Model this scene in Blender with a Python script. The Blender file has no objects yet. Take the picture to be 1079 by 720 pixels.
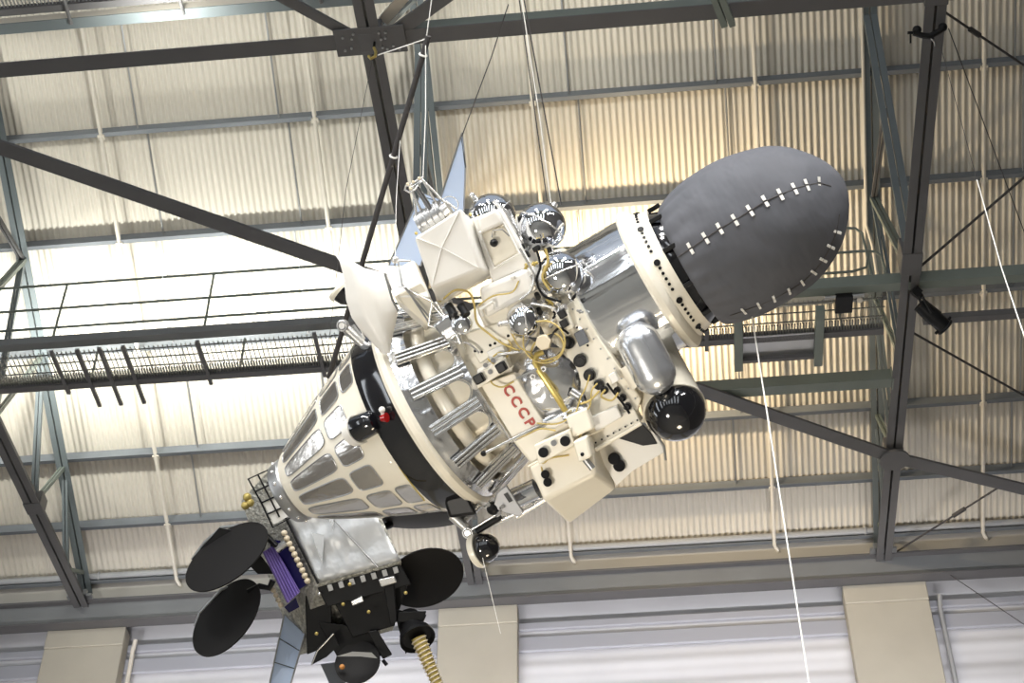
import bpy, math, random
from mathutils import Vector, Matrix
random.seed(7)
sc = bpy.context.scene
COL = sc.collection
# ---------------------------------------------------------------- camera
FPX = 1777.0
_Z = Vector((6, -1810, FPX)).normalized()
_Y = Vector((249, 1745, FPX)); _Y = (_Y - _Y.dot(_Z) * _Z).normalized()
_X = _Y.cross(_Z)
CW = Matrix((_X, _Y, _Z))                       # camera (right, down, forward) -> world
RIGHT = CW @ Vector((1, 0, 0)); UP = CW @ Vector((0, -1, 0)); FWD = CW @ Vector((0, 0, 1))
CAM = Vector((0, 0, 1.6))
cd = bpy.data.cameras.new('camera'); cam = bpy.data.objects.new('camera', cd); COL.objects.link(cam)
cd.sensor_width = 36.0; cd.lens = FPX / 1079 * 36.0; cd.clip_end = 200
mw = Matrix((RIGHT, UP, -FWD)).transposed().to_4x4(); mw.translation = CAM
cam.matrix_world = mw
sc.camera = cam
# ---------------------------------------------------------------- world, exposure, lights
w = bpy.data.worlds.new('world'); sc.world = w; w.use_nodes = True
w.node_tree.nodes['Background'].inputs[0].default_value = (0.78, 0.87, 1.0, 1)
w.node_tree.nodes['Background'].inputs[1].default_value = 0.42
sc.view_settings.view_transform = 'Standard'; sc.view_settings.look = 'None'
sc.view_settings.gamma = 1.0; sc.view_settings.use_curve_mapping = False
sc.view_settings.exposure = 0.35
def area(name, loc, target, sx, sy, power, col, spread=math.pi):
    d = bpy.data.lights.new(name, 'AREA'); d.shape = 'RECTANGLE'; d.size = sx; d.size_y = sy
    d.energy = power; d.color = col; d.spread = spread
    o = bpy.data.objects.new(name, d); COL.objects.link(o); o.location = loc
    o.rotation_euler = (Vector(target) - Vector(loc)).to_track_quat('-Z', 'Y').to_euler()
    return o
COOL = (0.98, 1.0, 0.95); WARM = (1.0, 0.80, 0.52)
# uplights that stand along the catwalk and wash the roof sheets
for x, p, c in ((-8.4, 40, COOL), (-6.6, 50, COOL), (-4.9, 48, COOL), (-3.2, 38, COOL), (-1.5, 52, WARM), (-0.1, 78, WARM)):
    area('roof_uplight', (x, 13.32, 15.0), (x + (0.6 if c is WARM else 0.10), 13.32 + 0.62, 15.0 + 0.9), 0.3, 0.12, p, c, math.radians(165))
for x in (-7.5, -4.6, -1.0):  # unseen fills added to brighten the dim upper left roof
    area('upper_uplight', (x, 9.6, 15.7), (x, 10.4, 18.0), 0.4, 0.2, 30, COOL)
# hall lamps high over the floor, in rows
for i in range(4):
    for j in range(3):
        area('hall_lamp', (-6.0 + 4.0 * i, -4.5 + 3.2 * j, 13.2), (-2.0 + 1.2 * i, 6.0, 7.0), 0.7, 0.7, 33, (1.0, 0.985, 0.95), math.radians(75))
# unseen fills added for warm bounce on the hanging models from below
area('floor_flood', (1.5, 9.5, 0.4), (0.0, 7.6, 8.6), 1.6, 1.6, 9, (1.0, 0.84, 0.60), math.radians(40))
area('floor_flood', (-4.5, 3.0, 0.4), (0.0, 7.4, 8.6), 1.2, 1.2, 16, (1.0, 0.93, 0.82), math.radians(40))
area('wall_wash', (-1.5, 12.2, 6.0), (-1.5, 17.3, 11.6), 12.0, 0.4, 190, (0.97, 0.96, 1.0), math.radians(48))  # unseen strip light added to brighten the back wall

# ---------------------------------------------------------------- picture-to-place helpers
def ray(px, py):
    return (CW @ Vector((px - 540, py - 360, FPX))).normalized()
def onX(px, py, x): d = ray(px, py); return CAM + d * ((x - CAM.x) / d.x)
def onY(px, py, y): d = ray(px, py); return CAM + d * ((y - CAM.y) / d.y)
def onZ(px, py, z): d = ray(px, py); return CAM + d * ((z - CAM.z) / d.z)
def at(px, py, dist): d = ray(px, py); return CAM + d * (dist / d.dot(FWD))
class Frame:
    """local frame of a hanging model: unit = one pixel at its distance"""
    def __init__(s, px, py, dist, ang, tilt):
        s.k = dist / FPX; s.O = at(px, py, dist)
        a = math.radians(ang); t = math.radians(tilt)
        s.U = (RIGHT * math.cos(a) + UP * math.sin(a)) * math.cos(t) - FWD * math.sin(t)
        s.V = UP * math.cos(a) - RIGHT * math.sin(a)
        s.W = s.U.cross(s.V)
        s.M = Matrix((s.U, s.V, s.W)).transposed().to_4x4(); s.M.translation = s.O
    def P(s, px, py, w=0.0):
        d = ray(px, py); q = ((s.O - CAM).dot(s.W) + s.k * w) / d.dot(s.W)
        r = CAM + d * q - s.O
        return Vector((r.dot(s.U) / s.k, r.dot(s.V) / s.k, w))
    def world(s, p): return s.M @ (Vector(p) * s.k)

# ---------------------------------------------------------------- materials
MATS = {}
def mat(name, col, rough=0.5, metal=0.0, coat=0.0, bump=None, vary=None, stretch=None, emit=None, spec=0.5):
    if name in MATS: return MATS[name]
    m = bpy.data.materials.new(name); m.use_nodes = True; nt = m.node_tree
    b = nt.nodes['Principled BSDF']
    b.inputs['Base Color'].default_value = (*col, 1); b.inputs['Roughness'].default_value = rough
    b.inputs['Metallic'].default_value = metal; b.inputs['Coat Weight'].default_value = coat
    b.inputs['Specular IOR Level'].default_value = spec
    b.inputs['Coat Roughness'].default_value = 0.08
    tc = nt.nodes.new('ShaderNodeTexCoord')
    if vary:                                     # (scale, amount, other colour)
        n = nt.nodes.new('ShaderNodeTexNoise'); n.inputs['Scale'].default_value = vary[0]; n.inputs['Detail'].default_value = 5
        nt.links.new(tc.outputs['Object'], n.inputs['Vector'])
        r = nt.nodes.new('ShaderNodeMapRange'); r.inputs[1].default_value = 0.35; r.inputs[2].default_value = 0.7
        r.inputs[3].default_value = 0; r.inputs[4].default_value = vary[1]
        nt.links.new(n.outputs[0], r.inputs[0])
        x = nt.nodes.new('ShaderNodeMixRGB'); x.inputs[1].default_value = (*col, 1); x.inputs[2].default_value = (*vary[2], 1)
        nt.links.new(r.outputs[0], x.inputs[0]); nt.links.new(x.outputs[0], b.inputs['Base Color'])
    if bump:                                     # (scale, strength, distance)
        n = nt.nodes.new('ShaderNodeTexNoise'); n.inputs['Scale'].default_value = bump[0]; n.inputs['Detail'].default_value = 3
        if stretch:
            mp = nt.nodes.new('ShaderNodeMapping'); mp.inputs['Scale'].default_value = stretch
            nt.links.new(tc.outputs['Object'], mp.inputs[0]); nt.links.new(mp.outputs[0], n.inputs['Vector'])
        else: nt.links.new(tc.outputs['Object'], n.inputs['Vector'])
        bp = nt.nodes.new('ShaderNodeBump'); bp.inputs['Strength'].default_value = bump[1]; bp.inputs['Distance'].default_value = bump[2]
        nt.links.new(n.outputs[0], bp.inputs['Height']); nt.links.new(bp.outputs[0], b.inputs['Normal'])
    if emit:
        b.inputs['Emission Color'].default_value = (*emit[0], 1); b.inputs['Emission Strength'].default_value = emit[1]
    MATS[name] = m
    return m
CREAM = mat('cream_paint', (0.84, 0.79, 0.675), 0.36, coat=0.3, vary=(3, 0.35, (0.74, 0.67, 0.54)))
WHITE = mat('white_paint', (0.84, 0.82, 0.78), 0.4, coat=0.2, vary=(4, 0.3, (0.78, 0.73, 0.64)))
CHROME = mat('chrome', (0.80, 0.81, 0.84), 0.035, 1.0, bump=(6, 0.05, 0.01))
FOIL = mat('silver_foil', (0.84, 0.85, 0.87), 0.12, 1.0, bump=(5, 0.3, 0.06), stretch=(0.12, 1, 1))
RADM = mat('bright_tube', (0.88, 0.87, 0.85), 0.16, 0.95)
FOILB = mat('wavy_foil', (0.86, 0.86, 0.87), 0.17, 0.95, bump=(3.5, 0.4, 0.10))
FOIL3 = mat('mesh_foil', (0.62, 0.63, 0.64), 0.38, 0.55, bump=(5, 0.4, 0.05))
CAPS = mat('satin_aluminium', (0.80, 0.82, 0.86), 0.25, 0.9, bump=(4, 0.2, 0.03))
FOIL2 = mat('polished_window', (0.84, 0.81, 0.77), 0.2, 0.95, bump=(8, 0.28, 0.05), vary=(7, 0.4, (0.74, 0.68, 0.62)), stretch=(0.12, 1, 1))
SILVER = mat('brushed_aluminium', (0.82, 0.81, 0.79), 0.24, 0.75)
STEEL = mat('grey_steel', (0.42, 0.42, 0.42), 0.35, 0.8)
BLACKG = mat('gloss_black', (0.006, 0.006, 0.008), 0.10, coat=1.0)
BLACKM = mat('matt_black', (0.007, 0.007, 0.008), 0.4, vary=(9, 0.5, (0.015, 0.015, 0.015)), spec=0.25)
DISHB = mat('dish_black', (0.011, 0.010, 0.010), 0.6, spec=0.25)
CLOTH = mat('grey_cloth', (0.083, 0.086, 0.10), 0.8, bump=(4.5, 0.55, 0.07), vary=(4, 0.5, (0.11, 0.11, 0.125)), stretch=(1, 0.5, 0.5))
RED = mat('red_paint', (0.42, 0.035, 0.015), 0.45)
REDG = mat('red_lens', (0.35, 0.01, 0.01), 0.1, coat=1.0)
WIRE = mat('yellow_wire', (0.55, 0.42, 0.14), 0.45)
GOLD = mat('gold_tube', (0.58, 0.45, 0.14), 0.32, 0.35)
GREYP = mat('slate_plate', (0.10, 0.11, 0.13), 0.4)
PURPLE = mat('violet_foil', (0.27, 0.19, 0.60), 0.35, 0.2)
NAVY = mat('deep_blue', (0.012, 0.010, 0.09), 0.4)
SOLAR = mat('blue_solar_cell', (0.58, 0.69, 0.90), 0.25, 0.0, vary=(6, 0.5, (0.6, 0.7, 0.86)))
SPECK = mat('crinkled_foil', (0.82, 0.80, 0.72), 0.3, 0.5, bump=(40, 1.0, 0.03), vary=(45, 0.8, (0.35, 0.33, 0.28)))
KNOBM = mat('cream_ceramic', (0.72, 0.62, 0.46), 0.45)
DARKST = mat('dark_steel', (0.12, 0.116, 0.115), 0.5, vary=(2.5, 0.6, (0.10, 0.095, 0.095)))
TEALST = mat('blue_grey_steel', (0.145, 0.167, 0.172), 0.5, vary=(2.5, 0.5, (0.17, 0.19, 0.19)))
GREENST = mat('green_grey_steel', (0.19, 0.215, 0.185), 0.5, vary=(2.5, 0.5, (0.15, 0.17, 0.15)))
PURL = mat('galvanised_purlin', (0.19, 0.205, 0.22), 0.45, 0.1, vary=(3, 0.5, (0.14, 0.15, 0.16)))
CONDW = mat('white_conduit', (0.72, 0.66, 0.56), 0.5)
ROPE = mat('white_rope', (0.85, 0.83, 0.78), 0.7)
DWIRE = mat('dark_wire', (0.05, 0.045, 0.045), 0.5)
GRATE = mat('grating_bar', (0.16, 0.16, 0.15), 0.5)
EAVE = mat('eaves_steel', (0.20, 0.205, 0.205), 0.5, vary=(2, 0.5, (0.16, 0.16, 0.16)))
PIPE = mat('pale_pipe', (0.36, 0.36, 0.36), 0.45)
ROOF = mat('roof_sheet', (0.66, 0.61, 0.52), 0.6, vary=(0.8, 0.5, (0.58, 0.53, 0.44)))
WALLM = mat('wall_paint', (0.64, 0.63, 0.64), 0.75, vary=(0.7, 0.5, (0.50, 0.49, 0.50)))
LWALL = mat('hall_wall_paint', (0.42, 0.40, 0.37), 0.8)
GLOWM = mat('daylit_glazing', (0.8, 0.8, 0.8), 0.3, emit=((0.90, 0.95, 1.0), 3.6))  # glow of strips added to brighten the metal, no real source
BLOCKM = mat('side_wall_paint', (0.20, 0.185, 0.17), 0.8)
BANDM = mat('wall_rail_paint', (0.36, 0.36, 0.39), 0.7)  # grey that paints in the shadow bands of the wall
PILM = mat('pilaster_render', (0.47, 0.43, 0.35), 0.85, vary=(2, 0.5, (0.41, 0.37, 0.30)))
BEIGE = mat('fascia_board', (0.47, 0.44, 0.39), 0.7)
CONC = mat('concrete_floor', (0.46, 0.43, 0.37), 0.6, vary=(1, 0.5, (0.36, 0.34, 0.29)))

# ---------------------------------------------------------------- mesh helpers
class MB:
    def __init__(s, k=1.0): s.v = []; s.f = []; s.k = k
    def add(s, vs, fs):
        n = len(s.v); s.v += [Vector(a) for a in vs]; s.f += [tuple(n + i for i in f) for f in fs]; return s
    def box(s, c, a, b, d):                      # centre and three half vectors
        c, a, b, d = map(Vector, (c, a, b, d))
        vs = [c + a * i + b * j + d * l for i in (-1, 1) for j in (-1, 1) for l in (-1, 1)]
        fs = [(0, 1, 3, 2), (4, 6, 7, 5), (0, 4, 5, 1), (2, 3, 7, 6), (0, 2, 6, 4), (1, 5, 7, 3)]
        if a.cross(b).dot(d) < 0: fs = [f[::-1] for f in fs]
        return s.add(vs, fs)
    def bx(s, x0, x1, y0, y1, z0, z1):
        return s.box(((x0 + x1) / 2, (y0 + y1) / 2, (z0 + z1) / 2), (abs(x1 - x0) / 2, 0, 0), (0, abs(y1 - y0) / 2, 0), (0, 0, abs(z1 - z0) / 2))
    def beam(s, p, q, w, h, side=None):          # w along side vector, h along the other
        p, q = Vector(p), Vector(q); d = (q - p)
        u = d.normalized()
        sv = Vector(side) if side is not None else Vector((0, 0, 1)).cross(u)
        if sv.length < 1e-4: sv = Vector((1, 0, 0))
        sv = (sv - sv.dot(u) * u).normalized(); hv = u.cross(sv)
        return s.box((p + q) / 2, d / 2, sv * w / 2, hv * h / 2)
    def hexa(s, F, B):                           # front quad, back quad (same order)
        vs = list(F) + list(B)
        fs = [(0, 1, 2, 3), (7, 6, 5, 4), (0, 4, 5, 1), (1, 5, 6, 2), (2, 6, 7, 3), (3, 7, 4, 0)]
        f = [Vector(a) for a in F]; nrm = (f[1] - f[0]).cross(f[3] - f[0]); toback = Vector(B[0]) - f[0]
        if nrm.dot(toback) > 0: fs = [g[::-1] for g in fs]
        return s.add(vs, fs)
    def prism(s, pts, ext):
        pts = [Vector(p) for p in pts]; ext = Vector(ext); n = len(pts)
        nv = Vector((0, 0, 0))
        for i in range(n): nv += pts[i].cross(pts[(i + 1) % n])
        a = list(range(n)); fs = [tuple(a[::-1]), tuple(n + i for i in a)] + [(i, (i + 1) % n, n + (i + 1) % n, n + i) for i in range(n)]
        if nv.dot(ext) < 0: fs = [f[::-1] for f in fs]
        return s.add(pts + [p + ext for p in pts], fs)
    def cyl(s, p, q, r1, r2=None, n=20, cap=True):
        p, q = Vector(p), Vector(q); r2 = r1 if r2 is None else r2
        d = (q - p).normalized(); a = d.orthogonal().normalized(); b = d.cross(a)
        vs = [c + (a * math.cos(t) + b * math.sin(t)) * r for c, r in ((p, r1), (q, r2)) for t in [2 * math.pi * i / n for i in range(n)]]
        fs = [(i, (i + 1) % n, n + (i + 1) % n, n + i) for i in range(n)]
        if cap: fs += [tuple(range(n))[::-1], tuple(range(n, 2 * n))]
        return s.add(vs, fs)
    def rev(s, prof, o=(0, 0, 0), axis=(1, 0, 0), n=64, closed=False, wob=None):
        o = Vector(o); d = Vector(axis).normalized()
        a = Vector((0, 1, 0)); a = (a - a.dot(d) * d)
        if a.length < 0.1: a = d.orthogonal()
        a.normalize(); b = d.cross(a)
        vs = []
        for (u, r) in prof:
            for i in range(n):
                t = 2 * math.pi * i / n; rr = r * (1 + (wob(u, t) if wob else 0))
                vs.append(o + d * u + (a * math.cos(t) + b * math.sin(t)) * rr)
        m = len(prof); fs = []
        for j in range(m if closed else m - 1):
            j2 = (j + 1) % m
            fs += [(j * n + i, j * n + (i + 1) % n, j2 * n + (i + 1) % n, j2 * n + i) for i in range(n)]
        fs = [f[::-1] for f in fs]
        if not closed:
            if prof[0][1] > 0.01: fs.append(tuple(range(n)))
            if prof[-1][1] > 0.01: fs.append(tuple(range((m - 1) * n, m * n))[::-1])
        return s.add(vs, fs)
    def torus(s, c, axis, R, r, n=40, m=10):
        return s.rev([(r * math.sin(2 * math.pi * j / m), R + r * math.cos(2 * math.pi * j / m)) for j in range(m)][::-1], c, axis, n, closed=True)
    def sphere(s, c, r, n=32, m=18, ax=(0, 0, 1), sq=1.0, half=False):
        j0 = m // 2 if half else 0
        return s.rev([(-r * sq * math.cos(math.pi * j / m), max(r * math.sin(math.pi * j / m), 0.001)) for j in range(j0, m + 1)], c, ax, n)
    def tube(s, pts, r, n=8, closed=False):
        pts = [Vector(p) for p in pts]; N = len(pts); vs = []; prev = None
        for i, p in enumerate(pts):
            if closed: d = pts[(i + 1) % N] - pts[i - 1]
            else: d = pts[min(i + 1, N - 1)] - pts[max(i - 1, 0)]
            d.normalize()
            a = d.orthogonal() if prev is None else prev - prev.dot(d) * d
            a.normalize(); prev = a; b = d.cross(a)
            vs += [p + (a * math.cos(2 * math.pi * k / n) + b * math.sin(2 * math.pi * k / n)) * r for k in range(n)]
        fs = []
        for i in range(N if closed else N - 1):
            j = (i + 1) % N
            fs += [(i * n + k, i * n + (k + 1) % n, j * n + (k + 1) % n, j * n + k) for k in range(n)]
        if not closed: fs += [tuple(range(n))[::-1], tuple(range((N - 1) * n, N * n))]
        return s.add(vs, fs)
    def grid(s, rows, thick=None):               # rows of points, optional thickness vector function
        n = len(rows[0]); m = len(rows); vs = [Vector(p) for r in rows for p in r]
        fs = [(j * n + i, j * n + i + 1, (j + 1) * n + i + 1, (j + 1) * n + i) for j in range(m - 1) for i in range(n - 1)]
        if thick is not None:
            t = Vector(thick); base = len(vs); vs2 = [v + t for v in vs]
            f2 = [tuple(base + q for q in f[::-1]) for f in fs]; side = []
            ring = [i for i in range(n)] + [j * n + n - 1 for j in range(1, m)] + [(m - 1) * n + i for i in range(n - 2, -1, -1)] + [j * n for j in range(m - 2, 0, -1)]
            for q in range(len(ring)):
                a, b = ring[q], ring[(q + 1) % len(ring)]; side.append((b, a, base + a, base + b))
            return s.add(vs + vs2, fs + f2 + side)
        return s.add(vs, fs)
    def build(s, name, m, parent=None, smooth=35, bevel=0, kind=None, label=None, origin=None):
        k = s.k
        if origin is None and parent is None:
            lo = [min(v[i] for v in s.v) for i in range(3)]; hi = [max(v[i] for v in s.v) for i in range(3)]
            origin = Vector([(lo[i] + hi[i]) / 2 for i in range(3)])
        o3 = Vector(origin) if origin is not None else Vector((0, 0, 0))
        me = bpy.data.meshes.new(name)
        me.from_pydata([tuple((v - o3) * k) for v in s.v], [], s.f); me.validate()
        me.materials.append(m)
        if smooth:
            me.polygons.foreach_set('use_smooth', [True] * len(me.polygons))
            me.set_sharp_from_angle(angle=math.radians(smooth))
        o = bpy.data.objects.new(name, me); COL.objects.link(o); o.location = o3 * k
        if parent is not None: o.parent = parent
        if bevel:
            b = o.modifiers.new('bevel', 'BEVEL'); b.width = bevel * k; b.segments = 3; b.limit_method = 'ANGLE'; b.angle_limit = math.radians(40)
        if kind: o['kind'] = kind
        if label: o['label'] = label
        return o
def tag(o, label, cat, group=None, kind=None):
    o['label'] = label; o['category'] = cat
    if group: o['group'] = group
    if kind: o['kind'] = kind
    return o
def thing(name, label, cat, M=None, group=None):
    o = bpy.data.objects.new(name, None); COL.objects.link(o); o.empty_display_size = 0.2
    if M is not None: o.matrix_world = M if isinstance(M, Matrix) else Matrix.Translation(Vector(M))
    return tag(o, label, cat, group)
def copy_tree(root, loc, label, group=None):
    def cp(o, par):
        c = o.copy(); COL.objects.link(c); c.parent = par
        for ch in o.children: cp(ch, c)
        return c
    kids = list(root.children)
    r = root.copy(); COL.objects.link(r); r.location = loc; r['label'] = label
    if group: r['group'] = group
    for ch in kids: cp(ch, r)
    return r

# ================================================================ THE HALL
YW = 17.05; ZE = 14.2; Z0 = 14.6; T = math.tan(math.radians(26.4))
def zr(y): return Z0 + (YW - y) * T              # underside of the roof sheets
TX = (-7.2, -2.18, 2.84)                          # the three trusses in view
PY = (10.62, 11.8, 12.96, 14.18, 15.43, 16.27, 16.95)
# roof sheets: sine corrugation, one tier per two purlins, lapped
mb = MB()
pitch = 0.0762; NX = 9
x0, x1 = -13.9, 8.58
cols = int((x1 - x0) / pitch * NX)
tiers = [(5.0, 9.6), (9.45, 12.05), (11.9, 14.45), (14.3, 17.25)]
for ti, (ya, yb) in enumerate(tiers):
    off = 0.012 * (ti % 2)
    rows = []
    for y in (ya, yb):
        rows.append([(x0 + i * pitch / NX, y, zr(y) + off + 0.014 + 0.0125 * math.sin(2 * math.pi * i / NX)) for i in range(cols)])
    mb.grid(rows, (0, 0, 0.006))
mb.build('ceiling', ROOF, smooth=60, kind='structure')
MB().bx(-14, 8.6, -14, 18, -0.1, 0).build('floor', CONC, kind='structure')
MB().bx(8.6, 8.8, -14, 17.5, 0, 19).build('wall_right', BLOCKM, kind='structure')  # added to block light from the right, where the hall runs on
# front and left walls with glowing strips added for streaky reflections and front light
MB().bx(-14.2, 8.8, -14.2, -14, 0, 22).build('wall_front', LWALL, kind='structure')
MB().bx(-14.2, -14, -14, 17.5, 0, 20).build('wall_left', LWALL, kind='structure')
wn = 0
for x in (-11.5, -7.5, -3.5, 0.5, 4.5):
    wn += 1; o = MB().bx(x - 0.5, x + 0.5, -13.98, -13.95, 3, 13).build('window_%d' % wn, GLOWM, kind='structure')
    m_ = MB()
    for z in (3, 5, 7, 9, 11, 13): m_.bx(x - .95, x + .95, -13.95, -13.9, z - .04, z + .04)
    for dx in (-.92, 0, .92): m_.bx(x + dx - .03, x + dx + .03, -13.95, -13.9, 3, 13)
for y in (-10, -4.5, 1.0, 6.5):
    wn += 1; MB().bx(-13.98, -13.95, y - 0.6, y + 0.6, 3, 12).build('window_%d' % wn, GLOWM, kind='structure')
# back wall: sheeting with grey strips for its shadow bands, beige board over the eaves beam
mb = MB()
mb.bx(-13.95, 8.6, 17.36, 17.5, 0, 14.62)
mb.grid([[(x, 17.34 - 0.010 * math.sin(2 * math.pi * z / 0.42) - 0.003 * math.sin(2 * math.pi * z / 0.17), z) for x in (-13.9, 8.58)] for z in [9 + i * 0.02 for i in range(240)]])
mb.build('wall_back', WALLM, kind='structure')
for i, (za, zb, d) in enumerate(((13.64, 13.76, 0.05), (13.33, 13.55, 0.05))):
    MB().bx(-13.9, 8.58, 17.33 - d, 17.33, za, zb).build('trim_%d' % (i + 1), BANDM, kind='structure', bevel=0.02)  # raised grey strips in place of cast shadow
MB().bx(-13.9, 8.58, 17.02, 17.05, 14.22, 14.60).build('trim_3', BEIGE, kind='structure')
pl = ('beige rendered pilaster at the left end of the back wall', 'beige rendered pilaster right of the black reflector dish and golden horn', 'beige rendered pilaster under the right roof truss')
for (xa, xb), lb in zip(((-7.62, -6.61), (-2.65, -1.67), (2.31, 3.31)), pl):
    m_ = MB(); m_.bx(xa, xb, 17.08, 17.27, 0, 13.62); m_.bx(xa, xb, 17.06, 17.27, 13.62, 13.88)
    o = m_.build('pilaster', PILM, bevel=0.01); tag(o, lb, 'pilaster', 'pilasters of the back wall')
# eaves beam
t = thing('eaves_beam', 'long grey steel eaves beam running along the top of the back wall', 'beam', (0, 17.05, 14.0))
MB().bx(-13.9, 8.55, -0.10, -0.085, -0.10, 0.18).build('web_plate', EAVE, t)
MB().bx(-13.9, 8.55, -0.17, 0.0, 0.18, 0.21).build('top_flange', DARKST, t)
MB().bx(-13.9, 8.55, -0.14, 0.03, -0.12, -0.10).build('bottom_flange', DARKST, t)
# pipe along the eaves
t = thing('eaves_pipe', 'pale grey pipe running along the eaves above the beam', 'pipe', (0, 16.92, 14.58))
MB().cyl((-13.9, 0, 0), (8.55, 0, 0), 0.045, n=16).build('pipe_run', PIPE, t)
for x in TX:
    for dx in (-0.16, 0.16):
        MB().torus((x + dx, 0, 0), (1, 0, 0), 0.05, 0.014, 20, 8).build('coupling', PIPE, t)
# purlins
nm = ('topmost roof purlin, at the top edge of the photo', 'second roof purlin from the top, crossing above the grey cloth cover', 'third roof purlin from the top, behind the chrome spheres',
      'roof purlin just behind the catwalk handrails', 'fifth roof purlin from the top, below the catwalk', 'second lowest roof purlin, above the eaves pipe', 'lowest roof purlin, directly over the eaves pipe')
for y, lb in zip(PY, nm):
    t = thing('roof_purlin', lb, 'purlin', (0, y, zr(y)), 'purlins under the roof sheets')
    MB().bx(-13.9, 8.55, -0.012, 0.004, -0.16, -0.012).build('web', PURL, t)
    MB().bx(-13.9, 8.55, -0.055, -0.012, -0.16, -0.148).build('lower_flange', PURL, t)
    MB().bx(-13.9, 8.55, 0.004, 0.05, -0.024, -0.012).build('upper_flange', PURL, t)
# sag rods between the purlins
names = ('left of the left roof truss', 'first bay, nearer the left truss', 'first bay, nearer the middle truss', 'second bay, nearer the middle truss', 'second bay, above the grey cloth cover', 'third bay, far right of the photo')
for x, nme in zip((-8.87, -5.55, -3.88, -0.51, 1.17, 4.51), names):
    m_ = MB()
    for a, b in zip(PY[:-2], PY[1:-1]):
        e = 0.05 if PY.index(a) % 2 else -0.05
        m_.cyl((x + e, a, zr(a) - 0.05), (x + e, b, zr(b) - 0.07), 0.011, n=8)
    tag(m_.build('sag_rod', STEEL), 'thin steel sag rod up the roof slope, ' + nme, 'rod', 'sag rods of the roof')
# white conduits
for x, nme in zip((-6.02, -3.5, -0.98, 1.55, 4.1), ('leftmost one, above the left black dishes', 'second from the left, above the pole', 'third from the left, behind the chrome spheres', 'fourth from the left, above the cloth cover', 'rightmost one, beside the right hanging rope')):
    t = thing('conduit', 'white conduit pipe running up the roof slope, ' + nme, 'pipe', (x, 17.0, zr(17.0) - 0.17), 'white conduits on the roof')
    z_ = lambda y: zr(y) - zr(17.0)
    MB().tube([(0, y - 17.0, z_(y)) for y in (9.0, 12, 14, 16.2, 16.95)] + [(0.06, 0.05, -0.05)], 0.025, 10).build('pipe_run', CONDW, t)
    for y in PY[1:-1]:
        MB().bx(-0.04, 0.04, y - 17.03, y - 16.97, z_(y) - 0.012, z_(y) + 0.022).build('pipe_clip', CONDW, t)
# trusses
def truss(x):
    t = thing('roof_truss', 'x', 'truss', (x, YW, ZE), 'roof trusses')
    L = lambda y, z: Vector((0, y - YW, z - ZE))
    zt = lambda y: zr(y) - 0.22
    # bottom chord: two channels with a gap
    for sx in (-1, 1):
        MB().bx(sx * 0.012, sx * 0.095, 5.0 - YW, 0.05, -0.07, -0.058).bx(sx * 0.012, sx * 0.026, 5.0 - YW, 0.05, -0.058, 0.10).build('bottom_chord', DARKST, t)
    for sx in (-1, 1):
        m_ = MB(); a, b = L(6.5, zt(6.5)), L(17.1, zt(17.1))
        o_ = Vector((sx * 0.044, 0, 0)); m_.beam(a + o_, b + o_, 0.068, 0.012, (1, 0, 0)); o2 = Vector((sx * 0.016, 0, 0.05)); m_.beam(a + o2, b + o2, 0.012, 0.10, (1, 0, 0))
        m_.build('top_chord', TEALST, t)
    webs = [((8.75, ZE), (10.6, zt(10.6)), 0.10, TEALST), ((11.16, zt(11.16)), (11.88, ZE), 0.15, TEALST), ((11.5, 16.05), (13.05, zt(13.05)), 0.06, DARKST), ((13.03, zt(13.0)), (12.1, ZE), 0.09, GREENST),
            ((13.0, zt(13.0)), (13.42, ZE), 0.07, TEALST), ((14.12, zt(14.12)), (14.92, ZE), 0.08, TEALST), ((14.12, zt(14.12)), (13.42, ZE), 0.05, GREENST), ((14.92, ZE), (15.45, zt(15.45)), 0.06, GREENST), ((15.6, zt(15.6)), (16.23, ZE), 0.07, TEALST), ((16.23, ZE), (16.75, zt(16.75)), 0.055, GREENST)]
    for (a, b, wd, mt) in webs:
        m_ = MB()
        for sx in (-1, 1): m_.beam(L(*a) + Vector((sx * (wd / 4 + .004), 0, 0)), L(*b) + Vector((sx * (wd / 4 + .004), 0, 0)), wd / 2 - .006, 0.045, (1, 0, 0))
        m_.build('web_strut', mt, t)
    for y, h, d_ in ((11.98, 0.20, 0.30), (14.95, 0.14, 0.2), (8.75, 0.16, 0.2)):
        MB().bx(-0.105, 0.105, y - d_ / 2 - YW, y + d_ / 2 - YW, -0.085, h - 0.02).build('gusset_plate', DARKST, t, bevel=0.01)
    return t
t0 = truss(TX[0]); t0['label'] = 'left steel roof truss with paired channel chords, at the left edge of the photo'
copy_tree(t0, (TX[1], YW, ZE), 'middle steel roof truss with paired channel chords, behind the black pole and white boxes')
tr = copy_tree(t0, (TX[2], YW, ZE), 'right steel roof truss with paired channel chords, right of the grey cloth cover')
MB().tube([(-0.09, y - YW, zr(y) - 0.24 - ZE) for y in (8.0, 11.0, 13.3)] + [(-0.03, 13.5 - YW, zr(13.5) - .30 - ZE), (-0.02, 13.7 - YW, 15.6 - ZE)], 0.02, 10).build('cable_conduit', CONDW, tr)
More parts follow.
